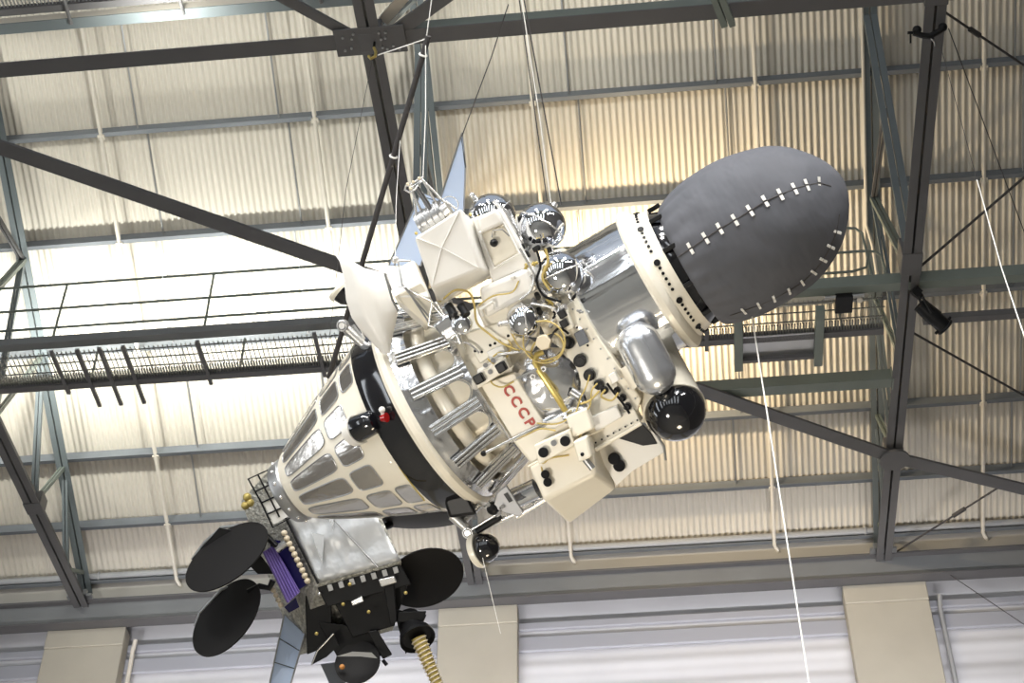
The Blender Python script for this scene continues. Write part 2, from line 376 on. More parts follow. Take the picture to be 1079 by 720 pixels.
# longitudinal members at bottom chord level
t = thing('longitudinal_beam', 'dark steel beam crossing the top of the photo through the bolted plate', 'beam', (0, 8.75, 14.2))
MB().bx(-13.9, 8.5, -0.085, 0.075, -0.05, -0.038).build('lower_flange', DARKST, t)
MB().bx(TX[1] + 0.3, 8.5, -0.085, -0.075, -0.038, 0.07).build('web', GREENST, t)
MB().bx(-13.9, TX[1], 0.06, 0.075, -0.038, 0.07).build('web', DARKST, t)
g = thing('bolted_plate', 'dark steel joint plate with bolts, at the top over the black pole', 'plate', (TX[1], 8.75, 14.14))
MB().bx(-0.32, 0.32, -0.16, 0.13, -0.02, 0.0).build('plate', DARKST, g, bevel=0.006)
for px, py in ((-.24, .06), (-.18, .04), (-.16, -.06), (-.24, -.08), (.1, .06), (.14, .08), (.2, .05), (.1, -.03), (.14, -.04), (.09, -.1), (.15, -.1), (-.14, -.11), (.25, .09)):
    MB().cyl((px, py, -0.035), (px, py, -0.015), 0.013, n=6).build('bolt', STEEL, g)
# diagonal braces
def brace(p, q, w, h, m, lb):
    m_ = MB().beam(p, q, w, h)
    tag(m_.build('diagonal_brace', m), lb, 'brace', 'diagonal braces')
brace((-7.2, 8.75, 14.10), (2.84, 14.96, 14.10), 0.17, 0.03, DARKST, 'long dark diagonal brace running from upper left behind the spacecraft to the right truss')
brace((2.84, 14.96, 14.10), tuple(onZ(1200, 545, 14.10)), 0.17, 0.03, DARKST, 'short dark diagonal brace running from the right truss to the right edge')
MB_ = MB().cyl((2.84, 14.96, 14.05), (2.84, 14.96, 14.08), 0.17, n=20)
tag(MB_.build('round_plate', DARKST), 'round dark joint plate where the diagonal braces meet the right truss', 'plate')
brace((TX[1] - .15, 8.70, 14.17), tuple(onZ(270, -18, 14.17)), 0.10, 0.03, DARKST, 'dark diagonal brace leaving the bolted plate towards the upper left')
brace((TX[1] + .15, 8.75, 14.17), tuple(onZ(500, -26, 14.17)), 0.14, 0.03, DARKST, 'dark diagonal brace leaving the bolted plate towards the upper right')
brace(tuple(onZ(404, 22, 14.35)), tuple(onZ(432, -10, 14.35)), 0.10, 0.03, CONDW, 'short cream steel bar behind the bolted plate')
m_ = MB()
pa, pb = onZ(768, 26, 14.0), onZ(750, -20, 14.0)
for sx in (-1, 1): m_.beam(pa + Vector((sx * .035, 0, 0)), pb + Vector((sx * .035, 0, 0)), 0.055, 0.08)
tag(m_.build('channel_stub', GREENST), 'short paired channel ending below the top beam, above the cloth cover', 'beam')
# ---- catwalk
t = thing('catwalk', 'steel catwalk with three handrails and grating floor, running behind the spacecraft', 'catwalk', (0, 12.3, 14.2))
MB().bx(-13.8, -2.2, -0.05, 0.05, -0.05, -0.04).bx(-13.8, -2.2, -0.05, -0.04, -0.04, 0.045).build('front_beam', EAVE, t)
MB().bx(-2.2, 8.5, -0.06, 0.05, -0.06, -0.045).bx(-2.2, 8.5, -0.06, -0.045, -0.045, 0.09).build('front_beam', GREENST, t)
MB().bx(-13.8, 2.6, 0.52, 0.60, -0.14, -0.05).bx(3.0, 8.5, 0.40, 0.48, -0.16, -0.08).build('rear_beam', DARKST, t)
m_ = MB()
for i in range(246):
    x = -9.7 + i * 0.05; m_.bx(x, x + 0.006, 0.06, 0.40, -0.10, -0.085)
for i in range(410):
    x = -9.7 + i * 0.03; m_.bx(x, x + 0.013, 0.40, 0.52, -0.11, -0.08)
for j in range(3): m_.bx(-9.7, 2.6, 0.10 + j * 0.13, 0.108 + j * 0.13, -0.10, -0.085)
m_.build('grating_floor', GRATE, t)
for z in (0.90, 0.52, 0.22):
    xe = {0.90: 2.45, 0.52: 2.6, 0.22: 2.45}[z]
    pts = [(-13.8, 0, z), (xe - .15, 0, z), (xe - 0.03, 0, z - 0.02), (xe + .03, 0, z - 0.10), (xe + .04, 0, 0.0 if z > .6 else (0.1 if z > .4 else z + .25))]
    if z == 0.22: pts = [(-13.8, 0, z), (xe - .15, 0, z), (xe, 0, z + .05), (xe + .05, 0, z + .25)]
    MB().tube(pts, 0.014, 8).build('handrail', GREENST, t)
for x in (-9.3, -7.75, -6.2, -4.55, -2.9, -1.3, 0.3, 1.9):
    MB().cyl((x, 0, 0.0), (x, 0, 0.90), 0.014, n=8).build('handrail_post', GREENST, t)
    MB().cyl((x + .28, 0.56, -0.1), (x + .28, 0.56, 0.42), 0.014, n=8).build('rear_post', GREENST, t)
for x in (-8.5, -6.18, -5.9, -5.66, -5.4, -4.6, -3.35, -1.2, 0.75):
    MB().bx(x - 0.02, x + 0.02, 0.0, 0.62 + (0.28 if x in (-5.9, -5.66, -5.4) else 0.05), -0.15, -0.12).build('cross_bearer', DARKST, t)
# tray under the catwalk at the right
t = thing('cable_tray', 'grey steel tray hanging under the catwalk below the cloth cover', 'tray', (1.5, 12.9, 14.0))
for x in (-0.42, 0.42): MB().bx(x - 0.045, x + 0.045, -0.50, 0.34, -0.02, 0.06).build('side_channel', GREENST, t, bevel=0.005)
MB().bx(-0.38, 0.38, -0.10, 0.20, 0.06, 0.07).build('tray_plate', STEEL, t)
MB().bx(-0.38, 0.38, 0.20, 0.24, 0.0, 0.07).build('rear_edge', DARKST, t)
t = thing('junction_gear', 'dark cluster of electrical gear on the catwalk left of the right truss', 'electrical box', tuple(onZ(890, 322, 14.08)))
MB().bx(-.09, .09, -.12, .12, 0, .14).build('casing', BLACKM, t, bevel=.01)
MB().cyl((-.2, -.1, .03), (.2, -.1, .03), .02).build('cable_gland', STEEL, t)
MB().cyl((.16, -.05, .0), (.16, -.05, .1), .03).build('pale_canister', CONDW, t)
# lower green beam ending on the right truss
t = thing('tie_beam', 'green grey steel beam ending on the right truss, right of the black dome', 'beam', (1.0, 13.75, 14.2))
MB().bx(-2.6, 1.75, -0.07, 0.07, -0.06, -0.05).bx(-2.6, 1.75, -0.07, -0.058, -0.05, 0.09).build('channel', GREENST, t)
MB().bx(1.75, 1.765, -0.09, 0.09, -0.08, 0.10).build('end_plate', GREENST, t)
# upper walkway at the top left corner
yb = onZ(0, 28, 16.4).y
t = thing('upper_walkway', 'upper steel walkway edge with grating in the top left corner', 'walkway', (-6, yb, 16.4))
MB().bx(-5, 5.2, -0.06, 0.07, -0.05, -0.04).build('lower_flange', TEALST, t)
MB().bx(-5, 5.2, -0.06, -0.05, -0.04, 0.06).build('web', CONDW, t)
MB().bx(-5, 2.0, -0.22, -0.14, -0.03, 0.04).build('front_edge', DARKST, t)
m_ = MB()
for i in range(180): m_.bx(-5 + i * .04, -5 + i * .04 + .008, -0.65, -0.2, 0.0, 0.03)
m_.build('grating_floor', STEEL, t)
for x in (.35, 1.55, 3.0): MB().cyl((x, -.3, -.03), (x, .0, -.06), 0.02, n=8).build('bracket', DARKST, t)
# stage lantern on the right truss
FL = Frame(983, 333, (onZ(968, 318, 14.0) - CAM).dot(FWD), -42, 0)
t = thing('stage_lantern', 'black theatre spotlight clamped below the beam by the right truss', 'spotlight', FL.M)
k = FL.k
MB(k).cyl((-18, 0, 0), (4, 0, 0), 8, 9.5, 16).build('lamp_body', BLACKM, t)
MB(k).cyl((4, 0, 0), (18, 0, 0), 8.5, 8.5, 16).torus((18, 0, 0), (1, 0, 0), 9, 1.5, 20, 6).build('lens_barrel', BLACKM, t)
MB(k).cyl((17.5, 0, 0), (18.6, 0, 0), 7.5).build('lens', BLACKG, t)
MB(k).tube([(-4, 0, 9), (-22, 6, 9), (-22, 6, -9), (-4, 0, -9)], 1.6).build('yoke', BLACKM, t)
MB(k).cyl((-22, 6, 0), (-30, 8, 0), 4).bx(-34, -26, 3, 12, -6, 6).build('clamp', BLACKM, t)
for sgn in (-1, 1): MB(k).cyl((15, sgn * 8, 0), (15, sgn * 12, 0), 1.5).build('knob', BLACKM, t)
# beam clamp
FC = Frame(978, 36, (onZ(978, 36, 14.12) - CAM).dot(FWD) - 0.08, 0, 0)
t = thing('rigging_clamp', 'black rigging clamp round the lower chord of the right truss', 'clamp', FC.M); k = FC.k
MB(k).tube([(-17, 0, 8), (-8, -3, 9), (0, -4, 9), (9, 1, 9), (15, 5, 8)], 3.2).build('clamp_jaw', BLACKM, t)
for x in (-13, 14): MB(k).sphere((x, 3 if x < 0 else 6, 7), 5, 12, 8).build('clamp_pad', BLACKM, t)
MB(k).cyl((-20, 0, 8), (-20, -11, 8), 1.0).cyl((-23, 0, 8), (-15, 0, 8), 1.6).build('screw_handle', BLACKM, t)
MB(k).tube([(0, -5, 10), (4, -10, 10), (5, -14, 10)], 0.8).build('shackle', SILVER, t)
_q = onY(1100, 672, 17.0); CBL = (1100, 672, _q.z)
# wind bracing rods at the right and thin cables
def rod(px0, py0, z0, px1, py1, z1, r, lb, tb=None, m=DWIRE, name='tie_rod'):
    p, q = onZ(px0, py0, z0), onZ(px1, py1, z1)
    t = thing(name, lb, 'rod', tuple(p)); d = q - p
    MB().cyl((0, 0, 0), d, r, n=8).build('rod', m, t)
    if tb: MB().cyl(d * (tb - .05), d * (tb + .05), r * 2.2, n=8).build('turnbuckle', m, t)
rod(992, 10, 14.3, 1090, 76, 14.6, .012, 'dark tie rod falling from the right truss to the right edge, top right corner', .35)
rod(968, 283, 14.3, 1090, 178, 14.6, .014, 'dark tie rod rising from the truss joint plate to the right edge')
rod(961, 350, 14.3, 1092, 424, 14.5, .014, 'dark tie rod falling right from beneath the stage lantern')
rod(938, 586, 14.3, 1062, 508, 14.35, .012, 'dark tie rod with turnbuckle rising from the foot of the right truss', .6)
rod(1000, 30, 14.3, 1090, 272, 14.6, .005, 'thin dark cable from the rigging clamp to the right edge', name='thin_cable')
rod(1000, 605, 13.9, *CBL, .006, 'thin dark cable across the wall in the lower right corner', name='thin_cable')
# downpipes on the wall
for px, lb, r, mt in (((985, 612), 'grey downpipe on the wall right of the right pilaster', .028, PIPE), ((140, 690), 'pale downpipe on the wall beside the left pilaster', .028, CONDW)):
    p = onY(px[0], px[1], 17.22); t = thing('downpipe', lb, 'pipe', (p.x, 17.22, 0), 'downpipes')
    MB().cyl((0, 0, 0), (0, 0, 13.5), r, n=12).build('pipe_run', mt, t)
    MB().tube([(0, 0, 13.5), (0, -.01, 13.6), (.02, -.04, 13.75)], r, 10).build('pipe_bend', mt, t)
# feet of the trusses on the beam
for x, lb in zip(TX, ('left', 'middle', 'right')):
    t = thing('truss_bearing', 'small bolted bearing cleats under the foot of the %s truss' % lb, 'bracket', (x, 16.84, 14.2), 'truss bearings')
    MB().bx(-.16, .16, -.05, .05, -0.005, .03).build('base_plate', STEEL, t)
    for dx in (-.12, 0.05): MB().bx(dx, dx + .05, -.07, -.03, .0, .08).build('cleat', STEEL, t)

# ================================================================ THE SPACECRAFT
S = Frame(560, 372, 10.0, 30.1, 12.0)
K = S.k; P = S.P
sat = thing('spacecraft', 'cream and silver spacecraft with grey cloth nose cover, red letters CCCP and chrome spheres', 'spacecraft', S.M)
def B(): return MB(K)
WV = Vector((0, 0, 1))
def q4(pts, w): return [P(x, y, w) for x, y in pts]
def cr(u, prof):
    for (a, ra), (b, rb) in zip(prof[:-1], prof[1:]):
        if a <= u <= b: return ra + (rb - ra) * (u - a) / (b - a)
    return prof[-1][1]
CONE = [(-303, 34), (-296, 40), (-260, 58), (-222, 76), (-189, 90), (-158, 102)]
def cp(u, th, off=0, prof=CONE):                 # th = 0 faces the viewer, + = up
    r = cr(u, prof) + off; return Vector((u, r * math.sin(th), r * math.cos(th)))
# tail cone with its polished windows
dense = [(u, cr(u, CONE)) for u in [-303, -300, -296] + list(range(-290, -160, 8)) + [-158]]
B().rev(dense, n=96).build('tail_cone', CREAM, sat)
B().rev([(-316, 28), (-316, 34), (-312, 36), (-303, 37), (-300, 35)], n=64).build('tail_ring', STEEL, sat)
B().rev([(-318, 20), (-317, 30), (-310, 31)], n=48).build('tail_plug', BLACKM, sat)
for i in range(14):
    th = i * 2 * math.pi / 14
    B().sphere((-308, 36 * math.sin(th), 36 * math.cos(th)), 2.4, 10, 6).build('tail_bolt', SILVER, sat)
def window(u0, u1, th0, hw, nm='foil_window'):
    """rounded patch following the cone; hw = half angle"""
    um, hu = (u0 + u1) / 2, (u1 - u0) / 2
    def out(s_, n=36):
        L = []
        for i in range(n):
            a = 2 * math.pi * i / n; c, d = math.cos(a), math.sin(a)
            e = 0.38
            x = math.copysign(abs(c) ** e, c); y = math.copysign(abs(d) ** e, d)
            u = um + hu * x * s_; wd = hw * 1.0
            L.append(cp(u, th0 + wd * y * s_, 0.7))
        return L
    m = B(); rings = [out(s_) for s_ in (1, .75, .5, .25, .02)]
    n = 36; vs = [p for r in rings for p in r]; fs = []
    for j in range(4): fs += [(j * n + i, (j + 1) * n + i, (j + 1) * n + (i + 1) % n, j * n + (i + 1) % n)[::-1] for i in range(n)]
    fs.append(tuple(range(4 * n, 5 * n)))
    m.add(vs, fs)
    o = m.build(nm, FOIL2, sat, smooth=80)
    B().tube(out(1.0), 0.75, 6, closed=True).build('window_rim', STEEL, o)
W0 = math.radians(4.6); DW = math.radians(22.5)
for i in range(16):
    th = W0 + i * DW; d = math.degrees((th + math.pi) % (2 * math.pi) - math.pi)
    window(-288, -222, th, math.radians(8.3))
    window(-215, -185, th, math.radians(8.6))
    if not (-30 < d < 38): window(-180, -161, th, math.radians(8.8))
# black ring, white rim, foil skirt
B().rev([(-159, 100), (-157, 105), (-150, 108), (-140, 108), (-128, 111), (-125, 108)], n=96).build('black_ring', BLACKG, sat)
for px, py in ((388, 370), (397, 385)): B().box(P(px, py, 30), (10, 0, 0), (0, 8, 0), (0, 0, 12)).build('clamp_block', BLACKM, sat, bevel=2)
B().hexa(q4([(466, 520), (492, 520), (503, 542), (474, 546)], 60), q4([(466, 520), (495, 520), (505, 548), (474, 548)], 10)).build('clamp_block', BLACKM, sat, bevel=3)
B().rev([(-127, 108), (-126, 114), (-122, 116.5), (-116, 116), (-113, 112)], n=96).build('white_rim', CREAM, sat)
SK = [(-116, 112), (-95, 103), (-54, 90), (-48, 87)]
B().rev([(-116, 112), (-95, 103), (-95, 100), (-114, 109)], n=96, closed=True).build('foil_skirt', FOILB, sat)
# inner cream drum and torus that show through the arches
B().rev([(-116, 70), (-112, 84), (-100, 86), (-60, 76), (-44, 74)], n=64).build('inner_drum', CREAM, sat)
B().torus((-86, 0, 0), (1, 0, 0), 88, 8, 64, 14).build('fuel_line_torus', CREAM, sat)
# shroud with sixteen arched openings, radiator tubes on the strips between them
R0 = math.radians(13 + 11.25)                     # an opening centre
NS = 16; m = B(); rows_o = []
N = NS * 24
us, ue = [], []
for i in range(N):
    ph = (i % 24) / 24 - 0.5; a = abs(ph) / 0.365
    us.append(-95 if a >= 1 else -68 + 15 * math.sqrt(max(0, 1 - a * a)) if a < 1 else -95)
vs = []
for i in range(N):
    th = R0 + (i - 12) * 2 * math.pi / N
    for (u, off) in ((us[i], 0), ((us[i] - 48) / 2, 0), (-48, 0), (-48, -2.5), (us[i], -2.5)):
        vs.append(cp(u, th, off, SK))
fs = []
for i in range(N):
    j = (i + 1) % N
    for a_ in range(5):
        b_ = (a_ + 1) % 5; fs.append((i * 5 + a_, i * 5 + b_, j * 5 + b_, j * 5 + a_))
m.add(vs, fs).build('arched_shroud', FOILB, sat, smooth=40)
for s_ in range(NS):
    thc = R0 + s_ * 2 * math.pi / NS
    pts = []
    for q in range(25):
        ph = (q / 24 - .5) * 2 * 0.365; a = abs(ph) / 0.365
        u = -68 + 15 * math.sqrt(max(0, 1 - a * a)); pts.append(cp(u, thc + ph * 2 * math.pi / NS, 0.8, SK))
    pts = [cp(-94, thc - .365 * 2 * math.pi / NS, .8, SK)] + pts + [cp(-94, thc + .365 * 2 * math.pi / NS, .8, SK)]
    B().tube(pts, 1.4, 6).build('arch_edge', RADM, sat)
for s_ in range(NS):
    th = math.radians(13) + s_ * 2 * math.pi / NS
    m = B()
    for o_ in (-4.7, 0, 4.7):
        dth = lambda r: o_ / r
        pa = cp(-108, th + o_ / 108, 3, SK + []) if False else Vector((-107, 112 * math.sin(th + o_ / 112), 112 * math.cos(th + o_ / 112)))
        pb = Vector((-52, 94 * math.sin(th + o_ / 94), 94 * math.cos(th + o_ / 94)))
        m.tube([pa * 1 + Vector((2, 0, 0)), pa.lerp(pb, .5), pb], 1.75, 10)
    o = m.build('radiator_tubes', RADM, sat)
    rad = Vector((0, math.sin(th), math.cos(th))); tan = Vector((0, math.cos(th), -math.sin(th)))
    pa = Vector((-107, 0, 0)) + rad * 109.5; pb = Vector((-52, 0, 0)) + rad * 91.5; ax = (pb - pa)
    B().box((pa + pb) / 2, ax / 2, tan * 7.2, ax.cross(tan).normalized() * 0.8).build('backing_plate', FOIL, o)
# central body: cream octagonal drum
def octa(u0, u1, r, n=8, ph=22.5):
    pts = [Vector((u0, r * math.sin(math.radians(ph + i * 360 / n)), r * math.cos(math.radians(ph + i * 360 / n)))) for i in range(n)]
    return B().prism(pts, (u1 - u0, 0, 0))
octa(-50, 72, 76).build('instrument_drum', CREAM, sat, bevel=3)
B().rev([(66, 70), (68, 79), (76, 81), (84, 79), (84, 74)], n=72).build('end_flange', CREAM, sat)
for i in range(24):
    th = i * 2 * math.pi / 24; B().cyl((70, 80 * math.sin(th), 80 * math.cos(th)), (70, 81.8 * math.sin(th), 81.8 * math.cos(th)), 1.1, n=8).build('flange_screw', BLACKM, sat)
# foil neck
B().rev([(82, 74)] + [(u, 74 + (0.6 if (u // 8) % 2 else 0)) for u in range(90, 150, 8)] + [(153, 74)], n=96).build('foil_neck', FOIL, sat)
# white collar with holes, black interface ring
COL_ = [(150, 72), (150, 77), (153, 80), (158, 80), (162, 77), (165, 72), (172, 69.5), (181, 67), (181, 62)]
B().rev(COL_, n=96).build('white_collar', CREAM, sat)
for g_ in range(10):
    for q in range(6):
        th = math.radians(g_ * 36 + q * 5.0 - 12); r = 70.4
        n_ = Vector((0.3, math.sin(th), math.cos(th))).normalized(); c = Vector((170.5, r * math.sin(th), r * math.cos(th)))
        if q == 5: B().cyl(c, c + n_ * .9, 3.4, n=12).build('collar_slot', BLACKM, sat)
        else: B().cyl(c, c + n_ * .7, 1.7, n=10).build('collar_hole', BLACKM, sat)
B().rev([(180, 62), (181, 65), (190, 62), (198, 62), (200, 58)], o=(0, -1, 0), n=80).build('interface_ring', BLACKG, sat)
for i in range(10):
    th = math.radians(i * 36 + 20)
    B().box((188, 66 * math.sin(th), 66 * math.cos(th)), (7, 0, 0), (0, 2.5, 0), (0, 0, 2.5)).build('release_catch', BLACKM, sat, bevel=1)
# egg-shaped cloth cover
EGG = [(190, 62), (191, 66.5), (198, 71), (212, 75.5), (226, 78.5), (240, 80.3), (255, 80.8), (270, 80), (285, 78), (300, 74.5), (315, 69), (328, 61.5), (340, 52), (350, 41), (358, 30), (364, 18), (367, 8), (368, 0.1)]
def wob(u, t):
    e = max(0, 1 - (u - 190) / 60)
    return 0.012 * e * math.sin(23 * t + 1.3 * math.sin(3 * t)) + 0.006 * math.sin(5 * t + u / 17) + 0.004 * math.sin(9 * t - u / 9)
def smooth_prof(pr, n=4):
    out = []
    for i in range(len(pr) - 1):
        p0 = pr[max(i - 1, 0)]; p1 = pr[i]; p2 = pr[i + 1]; p3 = pr[min(i + 2, len(pr) - 1)]
        for j in range(n):
            t_ = j / n
            f = lambda a, b, c, d: 0.5 * (2 * b + (c - a) * t_ + (2 * a - 5 * b + 4 * c - d) * t_ ** 2 + (3 * b - a - 3 * c + d) * t_ ** 3)
            out.append((f(p0[0], p1[0], p2[0], p3[0]), max(0.1, f(p0[1], p1[1], p2[1], p3[1]))))
    return out + [pr[-1]]
EGS = smooth_prof(EGG)
cover = B().rev(EGS, o=(0, -5, 0), n=144, wob=wob).build('cloth_cover', CLOTH, sat, smooth=180)
def eggpt(px, py, off=0.8):                       # picture point cast on to the egg
    lo = None
    for i in range(260):
        w_ = 110 - i * 0.6; p = P(px, py, w_)
        if 189 < p.x < 368:
            r = 0
            for (a, ra), (b, rb) in zip(EGS[:-1], EGS[1:]):
                if a <= p.x <= b: r = ra + (rb - ra) * (p.x - a) / max(b - a, 1e-6); break
            if math.hypot(p.y + 5, p.z) <= r + off: lo = p; break
    return lo
clips = [(712, 273), (715, 271), (728, 262), (744, 251), (759, 241), (775, 232), (791, 222), (807, 212), (823, 205), (838, 199), (851, 195), (864, 193), (876, 196)]
sp = [q for q in (eggpt(x, y) for x, y in clips) if q]
B().tube(sp, 0.7, 6).build('lacing_cord', DWIRE, cover)
def clip(c, d, n_, L=4.2, cw=1.7):
    side = n_.cross(d).normalized()
    for sg in (-1, 1): B().box(c + side * sg * 3.6 + n_ * .5, d * cw, side * 2.6, n_ * .6).build('lacing_clip', WHITE, cover)
for i in range(1, len(sp) - 1):
    c = sp[i]; d = (sp[i + 1] - sp[i - 1]).normalized(); n_ = Vector((0.1, c.y + 5, c.z)).normalized(); clip(c, d, n_)
cl2 = [(885, 226), (882, 244), (876, 260), (868, 274), (858, 287), (846, 298), (832, 307), (816, 315), (800, 322), (784, 328), (770, 333)]
sp2 = [q for q in (eggpt(x, y) for x, y in cl2) if q]
if len(sp2) > 2:
    B().tube(sp2, 0.6, 6).build('lacing_cord', DWIRE, cover)
    for i in range(1, len(sp2) - 1):
        c = sp2[i]; d = (sp2[i + 1] - sp2[i - 1]).normalized(); n_ = Vector((0.1, c.y + 5, c.z)).normalized(); clip(c, d, n_, cw=1.2)
# chrome pressure spheres
def ball(px, py, w, r, ax):
    c = P(px, py, w); o = B().sphere(c, r, 48, 28, ax).build('chrome_sphere', CHROME, sat, smooth=180)
    a = Vector(ax).normalized(); B().torus(c, a, r + .3, 0.9, 48, 6).build('equator_band', SILVER, o)
    B().cyl(c + a * (r - 1), c + a * (r + 5), 3.2, 2.4, 12).sphere(c + a * (r + 6), 3, 12, 8).build('pole_fitting', SILVER, o)
    B().cyl(c - a * (r - 1), c - a * (r + 4), 3.6, 3, 12).build('pole_fitting', SILVER, o)
    return c
c1 = ball(519, 229, 40, 24.5, (-.2, 1, .1))
c2 = ball(571, 239, 46, 25, (-.75, -.45, .35))
c3 = ball(591, 289, 72, 23, (-.1, -1, .1))
c4 = ball(552, 338, 92, 17.5, (-.85, .35, .3))
B().cyl(P(548, 240, 30), P(556, 262, 30), 11, 13).build('sphere_mount', BLACKM, sat)
B().tube([P(533, 222, 66), P(540, 240, 66), P(548, 258, 66)], 5.5).build('sphere_strap', SILVER, sat)
B().hexa(q4([(545, 228), (557, 225), (563, 240), (550, 246)], 60), q4([(545, 228), (557, 225), (563, 240), (550, 246)], 40)).build('dark_bracket', BLACKM, sat, bevel=2)
B().tube([P(521, 212, 70), P(533, 224, 72), P(545, 244, 70), P(548, 250, 60)], 2.4).build('feed_pipe', SILVER, sat)
B().torus(P(534, 252, 40), (0.2, .3, 1), 14, 1.0, 32, 6).build('feed_loop', SILVER, sat)
for (px, py, s_) in ((548, 262, 5), (552, 270, 6), (545, 272, 4), (566, 262, 4), (578, 264, 4)):
    B().box(P(px, py, 70), (s_, 0, 0), (0, s_ * .7, 0), (0, 0, s_)).build('valve_block', BLACKM, sat, bevel=1.5)
# big white box above with crossed ribs
FB = [(437, 250), (486, 219), (508, 284), (455, 304)]; BB = [(447, 262), (498, 231), (521, 289), (463, 320)]
ub = B().hexa(q4(FB, 112), q4(BB, 62)).build('upper_white_box', WHITE, sat, bevel=3)
cc = P(466, 261, 113)
for x, y in FB: B().tube([cc, P(x + (466 - x) * .08, y + (261 - y) * .08, 112.4)], 0.7, 6).build('pressed_rib', WHITE, ub)
B().hexa(q4([(446, 262), (500, 229), (524, 289), (462, 323)], 64), q4([(446, 262), (500, 229), (524, 289), (462, 323)], 54)).build('box_flange', CREAM, sat, bevel=2)
for x, y in ((496, 226), (520, 283), (464, 317), (439, 246)): B().sphere(P(x, y, 66), 1.8, 8, 6).build('corner_bolt', GOLD, sat)
# casings next to it
def block(nm, F, wf, wb, m=CREAM, bev=2.5, grow=0):
    cx = sum(p[0] for p in F) / len(F); cy = sum(p[1] for p in F) / len(F)
    Fp = [P(x, y, wf) for x, y in F]; Bp = [Vector((p.x + (p.x - P(cx, cy, wf).x) * grow, p.y + (p.y - P(cx, cy, wf).y) * grow, wb)) for p in Fp]
    return B().hexa(Fp, Bp).build(nm, m, sat, bevel=bev)
block('upper_casing', [(498, 230), (528, 219), (566, 290), (522, 310)], 80, 20, WHITE, 3)
block('recessed_panel', [(506, 246), (532, 236), (547, 266), (520, 282)], 83, 78, CREAM, 2)
B().tube([P(*p, 84) for p in ((506, 245), (531, 235), (548, 267), (521, 283))], 1.5, 8, closed=True).build('panel_frame', WHITE, sat)
block('upper_cap', [(503, 230), (523, 220), (530, 236), (507, 246)], 90, 60, WHITE, 3)
B().sphere(P(521, 256, 88), 4.2, 14, 8, sq=1.3).build('plug', BLACKM, sat)
B().tube([P(519, 250, 88), P(520, 243, 90), P(530, 242, 90), P(537, 249, 86)], .8).build('plug_lead', STEEL, sat)
block('middle_casing', [(504, 304), (556, 282), (566, 306), (512, 336)], 92, 40, WHITE, 5)
block('stepped_casing', [(500, 322), (566, 296), (578, 340), (520, 366)], 80, 30, CREAM, 4)
B().sphere(P(541, 292, 94), 3, 14, 8).build('dimple', WHITE, sat)
block('perforated_bracket', [(489, 352), (540, 336), (545, 356), (506, 384)], 86, 60, CREAM, 1.5)
for x, y in ((501, 370), (508, 371), (517, 364), (522, 362), (527, 360), (536, 354)): B().cyl(P(x, y, 86), P(x, y, 87), 1.5, n=10).build('bracket_hole', BLACKM, sat)
B().tube([P(509, 333, 96), P(507, 326, 99), P(520, 318, 99), P(522, 325, 96)], 1.8).build('grab_handle', WHITE, sat)
B().sphere(P(554, 320, 80), 19, 24, 12, sq=.25).build('sphere_seat', CREAM, sat)
# folded bracket and side box at the left
sb = B().hexa([P(407, 289, 70), P(436, 274, 70), P(455, 314, 92), P(416, 313, 92)], [P(410, 292, 20), P(440, 277, 20), P(455, 320, 40), P(424, 325, 40)]).build('side_box', WHITE, sat, bevel=2)
B().hexa([P(415, 312, 92), P(444, 297, 92), P(457, 318, 84), P(452, 343, 80)], [P(420, 322, 50), P(446, 303, 50), P(457, 325, 50), P(450, 350, 50)]).build('box_skirt', CREAM, sat, bevel=2)
B().tube([P(416, 275, 80), P(420, 302, 96), P(428, 303, 98), P(453, 341, 90)], 1.0).build('hinge_rod', STEEL, sat)
B().tube([P(420, 275, 80), P(424, 300, 96), P(456, 338, 90)], 1.0).build('hinge_rod', STEEL, sat)
for a_, b_ in (((429, 305), (455, 317)), ((456, 318), (452, 343)), ((457, 322), (484, 352)), ((460, 318), (480, 350)), ((452, 343), (478, 352)), ((433, 275), (420, 275))):
    B().cyl(P(*a_, 92), P(*b_, 90), 1.1).build('lattice_strut', SILVER, sat)
B().sphere(P(417, 274, 82), 4, 12, 8).build('hinge_knuckle', SILVER, sat)
# curved white sheet antenna at the far left
rows = []
colsL = [((353, 268), (358, 275), (363, 293), (365, 316), (371, 335), (382, 350), (396, 365), (403, 373)),
         ((368, 274), (373, 284), (377, 300), (380, 318), (386, 334), (394, 348), (403, 362), (407, 374)),
         ((384, 283), (388, 292), (392, 304), (396, 318), (400, 332), (404, 346), (408, 358), (411, 372)),
         ((406, 288), (408, 297), (411, 307), (414, 316), (419, 328), (417, 340), (414, 352), (412, 366))]
for ci, colp in enumerate(colsL):
    rows.append([P(x, y, 104 - abs(ci - 1.2) ** 2 * 5 - (j - 4) ** 2 * .6) for j, (x, y) in enumerate(colp)])
def dens(rows, n=4):
    def lin(a): return [a[i].lerp(a[i + 1], j / n) for i in range(len(a) - 1) for j in range(n)] + [a[-1]]
    r1 = [lin(r) for r in rows]; cols_ = [lin([r[i] for r in r1]) for i in range(len(r1[0]))]
    return cols_
o = B().grid(dens(rows), (0, 0, -3)).build('curved_white_fin', WHITE, sat, smooth=60)
B().tube([P(406, 288, 104), P(414, 316, 104), P(420, 328, 100)], 1.2).build('fin_edge', STEEL, o)
